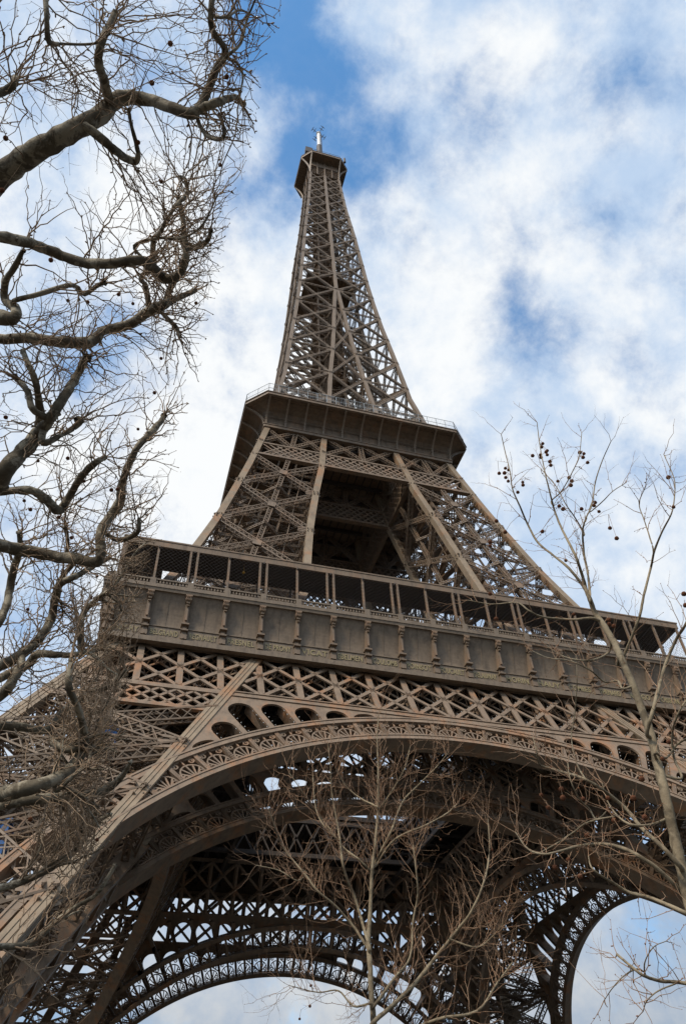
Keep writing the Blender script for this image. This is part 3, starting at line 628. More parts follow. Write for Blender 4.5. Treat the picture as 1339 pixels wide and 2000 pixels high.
for k in range(4):
    f = link('frieze', fz_me, tower, k * HP); f.location = (0, 0, -.5)
    for i in range(19): 
        if k in (0, 3) or True:
            if k == 0: c_ = link('console', con_me, f); c_.location = (max(-34.25, min(34.25, (i - 9) * s)), 0, 0)
    if k: 
        cm = MB(); rows = np.vstack(con.rows); vv = np.array(con.v)
        for i in range(19):
            rr = rows.copy(); rr[:, 0] += (i - 9) * s; rr[:, 3] += (i - 9) * s; cm.rows.append(rr); cm.mesh(vv + ((i - 9) * s, 0, 0), con.f)
        if k == 1: cm_me = cm.data('consoles', M_PAINT)
        link('consoles', cm_me, f, kind='stuff')
    link('balustrade', bal_me, f)
    r_ = link('promenade_roof', roof_me, tower, k * HP); r_.location = (0, 0, -.1); link('corrugated_ceiling', cor_me, r_); [setattr(link('rear_post', rear_me, r_), 'location', (i * s, 0, 0)) for i in range(-8, 9) if k in (0, 1)]
    link('safety_net', net_me, r_)
    if k == 0:
        for x in [2 * m * s for m in range(-4, 5)] + [p for p in pairs if abs(p) < 35]:
            p_ = link('post', post_me, r_); p_.location = (x, 0, 0)
        gl = MB(); gl.cyl((-21.3, -33.6, 59.1), (-21.3, -33.6, 60.2), .02, 6)
        for a in np.linspace(-1.4, 1.4, 8)[:-1]:
            gl.cyl((-21.3, -33.6, 58.95 + .16 * math.sin(a)), (-21.3, -33.6, 58.95 + .16 * math.sin(a + .4)), .16 * max(.02, math.cos(a)), 12, .16 * max(.02, math.cos(a + .4)))
        gl.build('globe_lamp', M_YELLOW, r_)
    else:
        pm_ = MB(); rows = np.vstack(post.rows)
        for x in [2 * m * s for m in range(-4, 5)] + [p for p in pairs if abs(p) < 35]:
            rr = rows.copy(); rr[:, 0] += x; rr[:, 3] += x; pm_.rows.append(rr)
        if k == 1: pm_me = pm_.data('posts', M_PAINT)
        link('posts', pm_me, r_, kind='stuff')
    if k == 0:
        NAMES = ['CAUCHY', 'BELGRAND', 'REGNAULT', 'FRESNEL', 'DE PRONY', 'VICAT', 'EBELMEN', 'COULOMB', 'POINSOT', 'FOUCAULT', 'DELAUNAY', 'MORIN', 'HAUY', 'COMBES', 'THENARD', 'ARAGO', 'POISSON', 'MONGE']
        for i, nm in enumerate(NAMES):
            cu = bpy.data.curves.new('lettering', 'FONT'); cu.body = nm; cu.size = 1.0; cu.align_x = 'CENTER'; cu.extrude = .035; cu.offset = .018; cu.space_character = 1.12
            to = bpy.data.objects.new('tmp', cu); COL.objects.link(to); bpy.context.view_layer.update()
            me = bpy.data.meshes.new_from_object(to.evaluated_get(bpy.context.evaluated_depsgraph_get())); bpy.data.objects.remove(to); bpy.data.curves.remove(cu)
            co = np.zeros(len(me.vertices) * 3); me.vertices.foreach_get('co', co); co = co.reshape(-1, 3)
            w = np.ptp(co[:, 0]); sx = min(1.0, 2.72 / w) ; sy = .66 / np.ptp(co[:, 1])
            X = (co[:, 0] - (co[:, 0].max() + co[:, 0].min()) / 2) * min(sx, sy * 1.05); Z = (co[:, 1] - co[:, 1].min()) * sy
            new = np.stack([X, np.full(len(X), -34.385) - co[:, 2], Z + 48.97], 1)
            me.vertices.foreach_set('co', new.ravel()); me.materials.clear(); me.materials.append(M_GOLD); me.name = 'name_lettering'
            o = link('name_lettering', me, f, label='gilded raised lettering reading ' + nm); o.location = ((i - 8.5) * s, 0, 0)

# ------------------------------------------------------------------ second floor gallery (half width 20.77, cut corners)
H2, C2 = 20.77, 3.3
def octa(h, c): return [(-h + c, -h), (h - c, -h), (h, -h + c), (h, h - c), (h - c, h), (-h + c, h), (-h, h - c), (-h, -h + c)]
def octa_solid(mb, sections):
    """stack of octagons (half width, cut, z)"""
    V = []
    for h, c, z in sections: V += [(x, y, z) for x, y in octa(h, c)]
    F = [(8 * k + a, 8 * k + (a + 1) % 8, 8 * k + 8 + (a + 1) % 8, 8 * k + 8 + a) for k in range(len(sections) - 1) for a in range(8)]
    n = len(sections); F += [tuple(range(8))[::-1], tuple(8 * n - 8 + a for a in range(8))]; mb.mesh(V, F)
g2 = MB()
octa_solid(g2, [(H2, C2, 112.25), (H2, C2, 112.85), (H2 + .12, C2, 112.86), (H2 + .12, C2, 113.02), (H2 - .3, C2, 113.05)])
wallp = [(17.02, .05, 107.6), (17.02, .05, 110.3), (17.15, .15, 110.9), (17.6, .6, 111.5), (18.5, 1.3, 111.95), (19.6, 2.3, 112.2)]
octa_solid(g2, [(a, .02 + b, c) for a, b, c in wallp] + [(19.6, 2.3, 112.6)])
octa_solid(g2, [(17.36, .1, 107.5), (17.36, .1, 108.25), (17.0, .1, 108.3)]); octa_solid(g2, [(17.46, .1, 108.12), (17.46, .1, 108.28), (17.1, .1, 108.29)])
for k in range(4):
    c, sn = round(math.cos(k * HP)), round(math.sin(k * HP)); rot = lambda P: [(p[0] * c - p[1] * sn, p[0] * sn + p[1] * c, p[2]) for p in P]
    for x in np.arange(-17, 17, 1.7): g2.path(rot([(x, -17.05, 108.3), (x, -17.05, 109.6), (x, -17.17, 110.4)]), .05, .06, (c * 0 + sn, -c, 0))
    g2.bars(np.array(rot([(-17, -17.25, 110.35)])), np.array(rot([(17, -17.25, 110.35)])), .09, .09, (0, 0, 1))
    for y in np.arange(-20.5, -17.8, .42): g2.bars(np.array(rot([(-17.4, y, 112.2)])), np.array(rot([(17.4, y, 112.2)])), .1, .12, (0, 0, 1))
gal2 = g2.build('second_gallery', M_PAINT, tower); gal2.location = (0, 0, -.8); gal2.scale = (1.009, 1.009, 1)
bk = MB(); arcp = [(-17.1 - 3.45 * (1 - math.cos(t)), 108.6 + 3.45 * math.sin(t)) for t in np.linspace(0, HP, 10)]
inn = [(-17.0 - 3.4 * (1 - math.cos(t)), 108.8 + 3.62 * math.sin(t)) for t in np.linspace(0, HP, 10)]
arcp = [(-17.40 - 3.2 * (t ** 2.1), 108.3 + 3.75 * t ** .82) for t in np.linspace(0, 1, 11)]
ap = np.array([(0, y, z) for y, z in arcp]); bk.path(ap, .34, .12, (0, -1, .6)); bk.path(ap + (0, .2, .08), .07, .34, (0, -1, .6))
for z in (109.3,): bk.box(-.22, .22, -17.62, -17.3, z, z + .1)
bk_me = bk.data('bracket', M_SPIRE)
bkp = MB(); bkp.path(ap, .30, .12, (0, -1, .6)); bkp.path(ap + (0, .2, .08), .07, .34, (0, -1, .6))
for k in range(4):
    for i in range(11):
        if k in (0, 3):
            # front and left sides are in view
            o = link('bracket', bk_me, gal2, k * HP); v = Matrix.Rotation(k * HP, 3, 'Z') @ Vector(((i - 5) * 3.4, 0, 0)); o.location = v
    if k in (1, 2):
        cm = MB(); rows = np.vstack(bk.rows)
        for i in range(11):
            rr = rows.copy(); rr[:, 0] += (i - 5) * 3.4; rr[:, 3] += (i - 5) * 3.4; cm.rows.append(rr)
        link('brackets', cm.data('brackets', M_FRIEZE), gal2, k * HP, kind='stuff')
ud = MB(); ud.box(-17, 17, -17, 17, 108.0, 108.3)
for x in np.arange(-16.5, 16.6, 1.5): ud.box(x - .1, x + .1, -17, 17, 107.4, 108.0)
for x in np.arange(-16, 16.1, 4.0): ud.box(-17, 17, x - .2, x + .2, 106.6, 107.4)
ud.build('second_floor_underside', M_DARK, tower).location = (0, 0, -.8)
rl = MB(); hh = H2 - .15
oc = octa(hh, C2)
for a in range(8):
    p, q = oc[a], oc[(a + 1) % 8]; L = math.dist(p, q); m = max(2, int(L / 1.7))
    for z in (113.1, 114.2, 115.5): rl.bar((*p, z), (*q, z), .06, .06, (0, 0, 1))
    for i in range(m + 1):
        t = i / m; x, y = p[0] + (q[0] - p[0]) * t, p[1] + (q[1] - p[1]) * t; rl.bar((x, y, 113), (x, y, 115.5), .07, .07, (0, 1, 0)); rl.bar((x, y, 115.5), (x * .985, y * .985, 115.9), .05, .05, (0, 1, 0))
    for i in range(int(L / .3)):
        t = i / int(L / .3); x, y = p[0] + (q[0] - p[0]) * t, p[1] + (q[1] - p[1]) * t; rl.bar((x, y, 113), (x, y, 115.5), .02, .02, (0, 1, 0))
rl.build('safety_railing', M_RAIL, gal2)
up = MB()                                                     # upper terrace, kiosks and clutter on the second floor
octa_solid(up, [(14.2, 2.4, 116.6), (14.6, 2.4, 117.0), (14.6, 2.4, 117.2)])
for x, y, w, d, h in ((-6, -9, 5, 3, 2.6), (3, -10, 4, 2.4, 2.4), (9, -3, 3, 6, 2.8), (-10, 2, 3, 7, 2.6), (0, 6, 8, 4, 3.0)): up.box(x - w / 2, x + w / 2, y - d / 2, y + d / 2, 113.05, 113.05 + h); up.box(x - w / 2 - .3, x + w / 2 + .3, y - d / 2 - .3, y + d / 2 + .3, 113.06 + h, 113.25 + h)
for a in range(8):
    p, q = octa(14.5, 2.4)[a], octa(14.5, 2.4)[(a + 1) % 8]
    for z in (117.7, 118.3): up.bar((*p, z), (*q, z), .06, .06, (0, 0, 1))
    for t in np.linspace(0, 1, 12): x, y = p[0] + (q[0] - p[0]) * t, p[1] + (q[1] - p[1]) * t; up.bar((x, y, 113.05), (x, y, 116.6), .12, .12, (0, 1, 0)); up.bar((x, y, 117.2), (x, y, 118.3), .05, .05, (0, 1, 0))
up.build('upper_terrace', M_PAINT, tower).location = (0, 0, -.8)

# ------------------------------------------------------------------ top platform
H3, C3 = 8.21, 3.07
t3 = MB()
octa_solid(t3, [(H3, C3, 274.4), (H3, C3, 275.5), (H3 + .1, C3, 275.52), (H3 + .1, C3, 275.7), (H3 - .2, C3, 275.75)])
octa_solid(t3, [(5.2, .6, 270.5), (5.2, .6, 274.5)])
for k in range(4):
    c, sn = round(math.cos(k * HP)), round(math.sin(k * HP)); rot = lambda P: np.array([(p[0] * c - p[1] * sn, p[0] * sn + p[1] * c, p[2]) for p in P])
    for x in np.arange(-4.5, 4.6, .9): t3.bars(rot([(x, -H3 + .1, 274.3)]), rot([(x, -5.1, 274.3)]), .14, .18, (0, 0, 1))
    for x in (-2.6, 0, 2.6): t3.bars(rot([(x, -5.0, 264)]), rot([(x, -5.25, 274.3)]), .4, .4, rot([(0, -1, 0)])[0])
    for z in np.arange(264.6, 274, 1.15): t3.bars(rot([(-5.1, -5.0, z)]), rot([(5.1, -5.0, z)]), .16, .16, (0, 0, 1))
    for x in np.arange(-4.6, 4.7, .62): t3.bars(rot([(x, -4.9, 264)]), rot([(x, -4.9, 274)]), .1, .1, rot([(0, -1, 0)])[0])
t3b = t3.build('top_platform', M_PAINT, tower)
for k in range(4):
    b1 = MB(); tt = np.linspace(0, 1, 9)
    for ex, ey in ((-H3 + C3, -H3), (-H3, -H3 + C3)):
        P = np.array([(-5.1 + (ex + 5.1) * t ** 2, -5.1 + (ey + 5.1) * t ** 2, 264 + 10.4 * (t ** .8)) for t in tt])
        n = nrm((ex, ey, 4)); b1.path(P, .5, .16, n); b1.path(P + nrm((-ex, -ey, 0)) * .22, .12, .4, n)
    if k == 0: b1m = b1.data('curved_bracket', M_SPIRE)
    link('curved_bracket', b1m, t3b, k * HP)
tp = MB(); rnd = random.Random(3)
octa_solid(tp, [(6.4, 2.2, 275.8), (6.4, 2.2, 279.2), (6.7, 2.3, 279.25), (6.7, 2.3, 279.5)])
for a in range(8):
    p, q = octa(H3 - .3, C3)[a], octa(H3 - .3, C3)[(a + 1) % 8]
    for z in (276.9, 278.0): tp.bar((*p, z), (*q, z), .07, .07, (0, 0, 1))
    for t in np.linspace(0, 1, 14): x, y = p[0] + (q[0] - p[0]) * t, p[1] + (q[1] - p[1]) * t; tp.bar((x, y, 275.7), (x, y, 278.1), .06, .06, (0, 1, 0))
for i in range(90):
    a = rnd.random() * 6.283; r = 3 + rnd.random() * 4.4; x, y = r * math.cos(a), r * math.sin(a); x = max(-6.3, min(6.3, x)); y = max(-6.3, min(6.3, y)); h = .8 + rnd.random() * 2.6
    tp.bar((x, y, 279.4), (x + rnd.uniform(-.2, .2), y, 279.4 + h), .1 + rnd.random() * .16, .12, (0, 1, 0))
    if i % 3 == 0: tp.bar((x - .5, y, 279.4 + h * .8), (x + .5, y, 279.4 + h * .8), .09, .09, (0, 0, 1))
    if i % 5 == 0: tp.box(x - .5, x + .5, y - .4, y + .4, 279.4, 280.4 + rnd.random())
tp.cyl((7.1, -6.6, 277.5), (7.1, -6.6, 281.0), .42, 8); tp.box(-7.0, -4.6, -6.8, -5.2, 278, 282.2)
octa_solid(tp, [(3.0, 1.2, 279.5), (2.8, 1.2, 289), (2.0, .8, 294)]); tp.cyl((0, 0, 294), (0, 0, 300), 1.5, 12, 1.1); tp.cyl((0, 0, 300), (0, 0, 306.5), 1.1, 12, 1.05)
tp.build('aerial_cluster', M_DARK, t3b)
ms = MB(); ms.cyl((0, 0, 300), (0, 0, 320.6), .72, 16, .68); ms.cyl((0, 0, 320.6), (0, 0, 321), .95, 16)
mast = ms.build('white_mast', M_WHITE, tower)
an = MB()
for k in range(4):
    a = R(20) + k * HP; d = np.array([math.cos(a), math.sin(a), 0]); pz = np.array([0, 0, 321.4]); e = pz + d * 3.0
    an.bar(pz - (0, 0, .6), e, .15, .15, (0, 0, 1)); tdir = np.array([-d[1], d[0], 0])
    for r_ in (2.9, 1.9): an.bar(pz + d * r_ - tdir * .9, pz + d * r_ + tdir * .9, .16, .16, (0, 0, 1)); an.bar(pz + d * r_ - (0, 0, .9), pz + d * r_ + (0, 0, .9), .12, .12, (1, 0, 0))
an.cyl((0, 0, 320.9), (0, 0, 323.2), .2, 8)
an.bar((.95, -.2, 301), (.95, -.2, 320), .25, .3, (0, 1, 0)); an.build('crossed_antenna', M_DARK, mast)
# ------------------------------------------------------------------ blue lift cabins in the left pier
for zc in (36.0, 24.5):
    x, y = -(O(zc) * .55 + I(zc) * .45), -(O(zc) * .72 + I(zc) * .28); lc = MB()
    lc.box(x - 1.5, x + 1.5, y - 1.2, y + 1.2, zc - 1.0, zc + 1.4); lc.box(x - 1.65, x + 1.65, y - 1.35, y + 1.35, zc + 1.4, zc + 1.6)
    for xx in (-.9, 0, .9): lc.box(x + xx - .05, x + xx + .05, y - 1.26, y - 1.2, zc - .9, zc + 1.35)
    o = lc.build('lift_cabin', M_BLUE)
    tag(o, 'blue lift cabin behind twigs in the left pier, ' + ('just under the girder band' if zc > 30 else 'beside the arch foot'), 'lift cabin', 'lift cabins in the left pier')

# ------------------------------------------------------------------ ground
gm_ = MB(); gm_.mesh([(-3000, -3000, 0), (3000, -3000, 0), (3000, 3000, 0), (-3000, 3000, 0)], [(0, 1, 2, 3)])
go = gm_.build('ground', M_GRAVEL); go['kind'] = 'structure'

# ------------------------------------------------------------------ trees
class Tubes:
    """tapering tubes gathered into one mesh"""
    def __init__(s): s.V = []; s.F = []; s.n = 0
    def tube(s, pts, rad, sides=5, cap=True):
        pts = np.asarray(pts, float); k = len(pts)
        d = np.empty_like(pts); d[1:-1] = pts[2:] - pts[:-2]; d[0] = pts[1] - pts[0]; d[-1] = pts[-1] - pts[-2]
        d /= np.linalg.norm(d, axis=1)[:, None] + 1e-12
        ref = np.array([.31, .17, .93]); 
        if abs(d.mean(0) @ ref) > .9: ref = np.array([.95, .2, .1])
        a = np.cross(d, ref); a /= np.linalg.norm(a, axis=1)[:, None] + 1e-12; b = np.cross(d, a)
        th = np.arange(sides) * (2 * math.pi / sides); r = np.asarray(rad, float)[:, None, None]
        ring = pts[:, None, :] + r * (np.cos(th)[None, :, None] * a[:, None, :] + np.sin(th)[None, :, None] * b[:, None, :])
        s.V.append(ring.reshape(-1, 3)); i = np.arange(k - 1)[:, None] * sides + s.n; j = np.arange(sides)[None]; j2 = (j + 1) % sides
        s.F.append(np.stack([i + j, i + j2, i + sides + j2, i + sides + j], -1).reshape(-1, 4)); s.n += k * sides
    def data(s, name, material, smooth=True):
        me = bpy.data.meshes.new(name); V = np.vstack(s.V).astype(np.float32); F = np.vstack(s.F).astype(np.int32)
        me.vertices.add(len(V)); me.vertices.foreach_set('co', V.ravel()); me.loops.add(F.size); me.loops.foreach_set('vertex_index', F.ravel())
        me.polygons.add(len(F)); me.polygons.foreach_set('loop_start', np.arange(len(F), dtype=np.int32) * 4); me.polygons.foreach_set('loop_total', np.full(len(F), 4, np.int32))
        me.update(calc_edges=True); me.materials.append(material)
        if smooth: me.polygons.foreach_set('use_smooth', np.ones(len(F), bool))
        return me
def spline(P, per=5):
    """Catmull-Rom through rows of P (x, y, z, r)"""
    P = np.asarray(P, float); Q = np.vstack([2 * P[0] - P[1], P, 2 * P[-1] - P[-2]]); out = []
    for i in range(1, len(Q) - 2):
        for t in np.linspace(0, 1, per, endpoint=False):
            a, b, c, d = Q[i - 1], Q[i], Q[i + 1], Q[i + 2]
            out.append(.5 * (2 * b + (c - a) * t + (2 * a - 5 * b + 4 * c - d) * t * t + (3 * b - a - 3 * c + d) * t ** 3))
    out.append(P[-1]); return np.array(out)
def rv(sc=1.0): return RNG.normal(size=3) * sc
CLIPX = CAM[0] + 0.16
def clipped(p):                                                # the row is sheared flat along a vertical plane beside the path
    return p[0] > CLIPX - .036 * max(0, (p[1] - CAM[1])) + .12 * math.sin(p[2] * 5.1 + p[1] * 3.3)
class Grower:
    def __init__(s, clip, up, bend, bud, budscale=2.0, knob=0.0, fork=.55):
        s.tips = []; s.axes = []; s.limb = Tubes(); s.twig = Tubes(); s.bud = Tubes(); s.clip = clip; s.up = up; s.bend = bend; s.budp = bud; s.bs = budscale; s.knob = knob; s.fork = fork; s.step = .10 if clip else .075; s.zig = .46 if clip else .26
    def limb_px(s, pts, dist, hd=False, dwob=.25, k_r=1.0, join=False):
        """a limb traced at its own distance: rows of (column, row, half width)"""
        P = []; ph = RNG.random() * 6
        for k, (x, y, r) in enumerate(pts):
            dd = dist / max(.15, math.hypot(*ray(x, y)[:2])) if hd else dist
            dd += dwob * math.sin(ph + k * 1.3); P.append((*at(x, y, dd), r / FPX * dd * float(ray(x, y) @ FWD)))
        P = np.array(P); P[:, 3] *= k_r
        if join and s.axes:
            A = np.vstack(s.axes); j = np.argmin(np.linalg.norm(A[:, :3] - P[0, :3], axis=1)); b = A[j]
            if np.linalg.norm(b[:3] - P[0, :3]) > .02: P = np.vstack([[*b[:3], min(P[0, 3] * 1.1, b[3] * .9)], P])
        Q = spline(P, 5); s.axes.append(Q)
        rw = Q[:, 3] * (1 + s.knob * RNG.normal(size=len(Q))); s.limb.tube(Q[:, :3] + RNG.normal(size=(len(Q), 3)) * Q[:, 3:4] * .05, np.maximum(rw, .0025), 14 if Q[0, 3] > .03 else 7)
        return Q
    def grow(s, p, d, L, r, lev):
        n = max(4, int(L / s.step)); n = min(n, 15); st = L / n; pts = [p]; d = nrm(d); kids = []
        zig = nrm(np.cross(d, rv()))
        for i in range(n):
            zig = -zig
            d = nrm(d + rv(s.bend) + zig * s.zig * RNG.uniform(.3, 1.5) + np.array([0, 0, s.up])); q = pts[-1] + d * st
            if s.clip and s.clip(q): break
            pts.append(q)
            if lev > 0 and i > 0 and RNG.random() < s.fork:
                kids.append((q, nrm(d * .75 + nrm(np.cross(d, rv())) * .8 + np.array([0, 0, s.up * 1.5])), L * (1 - i / n * .5) * RNG.uniform(.3, .62), i / n))
            elif RNG.random() < s.budp:
                b = nrm(np.cross(d, rv()) + d * .6); rr = r * (1 - .6 * i / n); s.bud.tube([q, q + b * rr * 2.0, q + b * rr * 4.2, q + b * rr * 5.5], [rr * .5, rr * s.bs * .6, rr * s.bs * .55, rr * .1], 4)
        if len(pts) < 3: return
        s.tips.extend(pts[1::2]); k = len(pts); rad = r * (1 - .62 * np.linspace(0, 1, k)); s.twig.tube(pts, rad, 5 if r > .006 else 4)
        if s.budp: e = pts[-1]; rr = rad[-1]; s.bud.tube([e, e + d * rr * 2.5, e + d * rr * 5, e + d * rr * 7], [rr, rr * s.bs, rr * s.bs * .8, rr * .1], 4)
        for q, dd, l, t in kids: s.grow(q, dd, l, r * (1 - .62 * t) * .7, lev - 1)
    def sprout(s, Q, count, Lr, r, lev, t0=0.1, t1=1.0, bias=(0, 0, .4), endburst=0):
        for _ in range(count):
            i = int(len(Q) * RNG.uniform(t0, t1)); i = min(len(Q) - 2, max(0, i)); d = nrm(Q[i + 1, :3] - Q[i, :3])
            o = nrm(np.cross(d, rv())); dd = nrm(d * .55 + o * .8 + np.array(bias)); s.grow(Q[i, :3], dd, RNG.uniform(*Lr), min(r * RNG.uniform(.7, 1.3), Q[i, 3] * .8), lev)
        for _ in range(endburst):
            d = nrm(Q[-1, :3] - Q[-2, :3]); s.grow(Q[-1, :3], nrm(d + rv(.6) + np.array(bias)), RNG.uniform(*Lr), r * RNG.uniform(.7, 1.2), lev)
    def finish(s, name, label, foot, forks, rtrunk, bark, twigm, budm, group=None, hidden_trunk=True):
        t = bpy.data.objects.new(name, None); COL.objects.link(t); t.location = (foot[0], foot[1], 0); tag(t, label, 'tree', group)
        inv = -Vector((foot[0], foot[1], 0))
        for nm, tb, m in (('limbs', s.limb, bark), ('twigs', s.twig, twigm), ('buds', s.bud, budm)):
            if tb.n:
                o = link(nm, tb.data(nm, m), t); o.location = inv
                if nm != 'limbs': o['kind'] = 'stuff'
        return t

def trunk_to(g, foot, fork, starts, r0):
    """trunk from the ground to its fork, then a bough to the start of every limb"""
    f = np.array([foot[0], foot[1], -.2]); k = np.asarray(fork, float); m = (f + k) / 2 + rv(.08)
    Q = spline([(*f, r0 * 1.35), (*(f + (k - f) * .12), r0 * 1.05), (*m, r0 * .95), (*k, r0 * .85)], 6); g.limb.tube(Q[:, :3], Q[:, 3] * (1 + .04 * RNG.normal(size=len(Q))), 12)
    for S0 in starts:
        e = S0[0]; e2 = S0[1]; d = nrm(e[:3] - e2[:3]); mid = (k + e[:3]) / 2 + (0, 0, -.3) + rv(.1)
        Q = spline([(*(k - (0, 0, .4)), max(e[3] * 1.3, r0 * .5)), (*mid, e[3] * 1.2), (*(e[:3] + d * .1), e[3] * 1.03), (*e2[:3], e2[3])], 6); g.limb.tube(Q[:, :3], Q[:, 3], 9)

def ballmesh(r=.021):
    import bmesh
    bm = bmesh.new(); bmesh.ops.create_icosphere(bm, subdivisions=2, radius=r)
    for v in bm.verts: v.co *= 1 + .09 * math.sin(v.co.x * 900) * math.cos(v.co.y * 1100 + v.co.z * 700)
    me = bpy.data.meshes.new('seed_ball'); bm.to_mesh(me); bm.free(); me.materials.append(M_BALL); return me
BALL = ballmesh()
def hang_balls(g, t, pix, dist, hd, size=1.0):
    inv = -Vector(t.location)
    for x, y in pix:
        dd = dist / math.hypot(*ray(x, y)[:2]) if hd else dist
        dd *= RNG.uniform(.97, 1.03); p = at(x, y, dd); o = link('seed_ball', BALL, t); o.location = Vector(p) + inv; k = size * RNG.uniform(.85, 1.15); o.scale = (k, k, k)
        T = np.vstack(g.axes + [np.hstack([np.vstack(g.tips), np.zeros((len(g.tips), 1))])])[:, :3]; D = np.linalg.norm(T - (p + (0, 0, .06)), axis=1); q = T[np.argmin(D)]
        if D.min() > .55: q = p + np.array([0, 0, .09])
        g.twig.tube([p, p * .6 + q * .4 + (0, 0, .03), q], [.0022, .0019, .0024], 4)

OLD = dict(clip=clipped, up=.02, bend=.12, bud=.40, budscale=2.0, knob=.045, fork=.33)
def old_tree(label, limbs, foot, fork, rtrunk, balls, bdist, extra=None, twig=(.45, 1.45), n=.62):
    g = Grower(**OLD); starts = []
    for pts, dist, cnt, main in limbs:
        Q = g.limb_px(pts, dist, k_r=.84, join=not main)
        if main: starts.append(Q)
        c = int(cnt * n); g.sprout(Q, c, twig, .0088 * dist / 10, 2, .12, 1, (.20, 0, .12), endburst=max(4, c // 5))
        for q in Q[::7]:                                       # swollen pollard knuckles with short stubs
            if RNG.random() < .25 and q[3] > .02: u_ = nrm(rv()); g.limb.tube([q[:3], q[:3] + u_ * q[3] * .9, q[:3] + u_ * q[3] * 1.35], [q[3] * .7, q[3] * .5, q[3] * .15], 7)
        e = Q[-1]; g.limb.tube([e[:3] - rv(e[3] * .3), e[:3] + rv(e[3] * .3), e[:3] + rv(e[3] * .9)], [e[3] * 1.2, e[3] * 1.35, e[3] * .3], 8)
    if extra: extra(g)
    trunk_to(g, foot, fork, starts, rtrunk)
    t = bpy.data.objects.new('plane_tree', None); COL.objects.link(t); t.location = (foot[0], foot[1], 0); tag(t, label, 'tree', 'old plane trees of the clipped row')
    hang_balls(g, t, balls, bdist, False, 1.15)
    inv = -Vector((foot[0], foot[1], 0))
    for nm, tb, m in (('limbs', g.limb, M_BARK_OLD), ('twigs', g.twig, M_TWIG_OLD), ('buds', g.bud, M_TWIG_OLD)):
        if tb.n:
            o = link(nm, tb.data(nm, m), t, kind=None if nm == 'limbs' else 'stuff'); o.location = inv
    return t

def hfork(x, y, d): p = at(x, y, d); return p
NEAR = [
 ([(-70, 425, 31), (0, 345, 28), (60, 303, 26), (130, 262, 24), (185, 232, 22), (235, 193, 19), (290, 195, 14), (340, 212, 13), (375, 222, 13), (395, 200, 11), (420, 140, 9), (440, 100, 8), (415, 60, 7), (412, 20, 7), (418, -25, 6)], 9.0, 60, True),
 ([(420, 140, 5), (446, 108, 4.2), (470, 84, 3.4), (482, 40, 2.8), (500, -5, 2.0)], 9.0, 26, False), ([(413, 30, 4), (440, 34, 3.2), (466, 20, 2.6), (486, 26, 2)], 9.0, 16, False),
 ([(438, 110, 4), (462, 122, 3.3), (474, 148, 2.6), (470, 178, 2)], 9.0, 20, False),
 ([(380, 220, 10), (410, 205, 10), (440, 195, 9), (462, 190, 7), (474, 205, 6)], 9.0, 24, False),
 ([(385, 225, 5), (400, 260, 5), (425, 272, 5), (438, 262, 5), (430, 225, 4)], 9.05, 18, False),
 ([(216, 205, 11), (205, 160, 10), (192, 120, 10), (200, 80, 9), (217, 45, 9), (226, 25, 7)], 8.8, 34, False),
 ([(172, 250, 11), (215, 285, 10), (240, 305, 9), (262, 315, 9), (270, 300, 6), (256, 240, 4), (252, 215, 4)], 8.9, 24, False),
 ([(80, -80, 8), (88, -20, 7), (92, 40, 6), (97, 82, 7), (130, 86, 3.5), (185, 85, 3), (215, 65, 3)], 8.2, 26, True),
 ([(-70, 195, 11), (-20, 185, 10), (10, 178, 10), (27, 165, 9), (32, 150, 6)], 8.6, 30, True),
 ([(-70, 450, 14), (0, 462, 13), (60, 475, 12.5), (110, 495, 12), (160, 512, 12), (220, 515, 12), (275, 508, 12), (300, 525, 13), (318, 543, 12), (345, 540, 9), (362, 510, 9), (362, 480, 7), (356, 420, 6), (348, 385, 5)], 10.0, 60, True),
 ([(300, 525, 7), (300, 470, 6), (312, 455, 5), (325, 430, 4)], 10, 18, False),
 ([(360, 480, 7), (385, 482, 7), (405, 470, 6), (412, 450, 4)], 10, 26, False),
 ([(345, 400, 5), (365, 380, 5), (362, 350, 4), (350, 345, 4)], 10, 22, False),
 ([(262, 480, 3.5), (310, 465, 3.5), (355, 465, 3), (395, 440, 2.5), (425, 380, 2)], 9.8, 26, False),
]
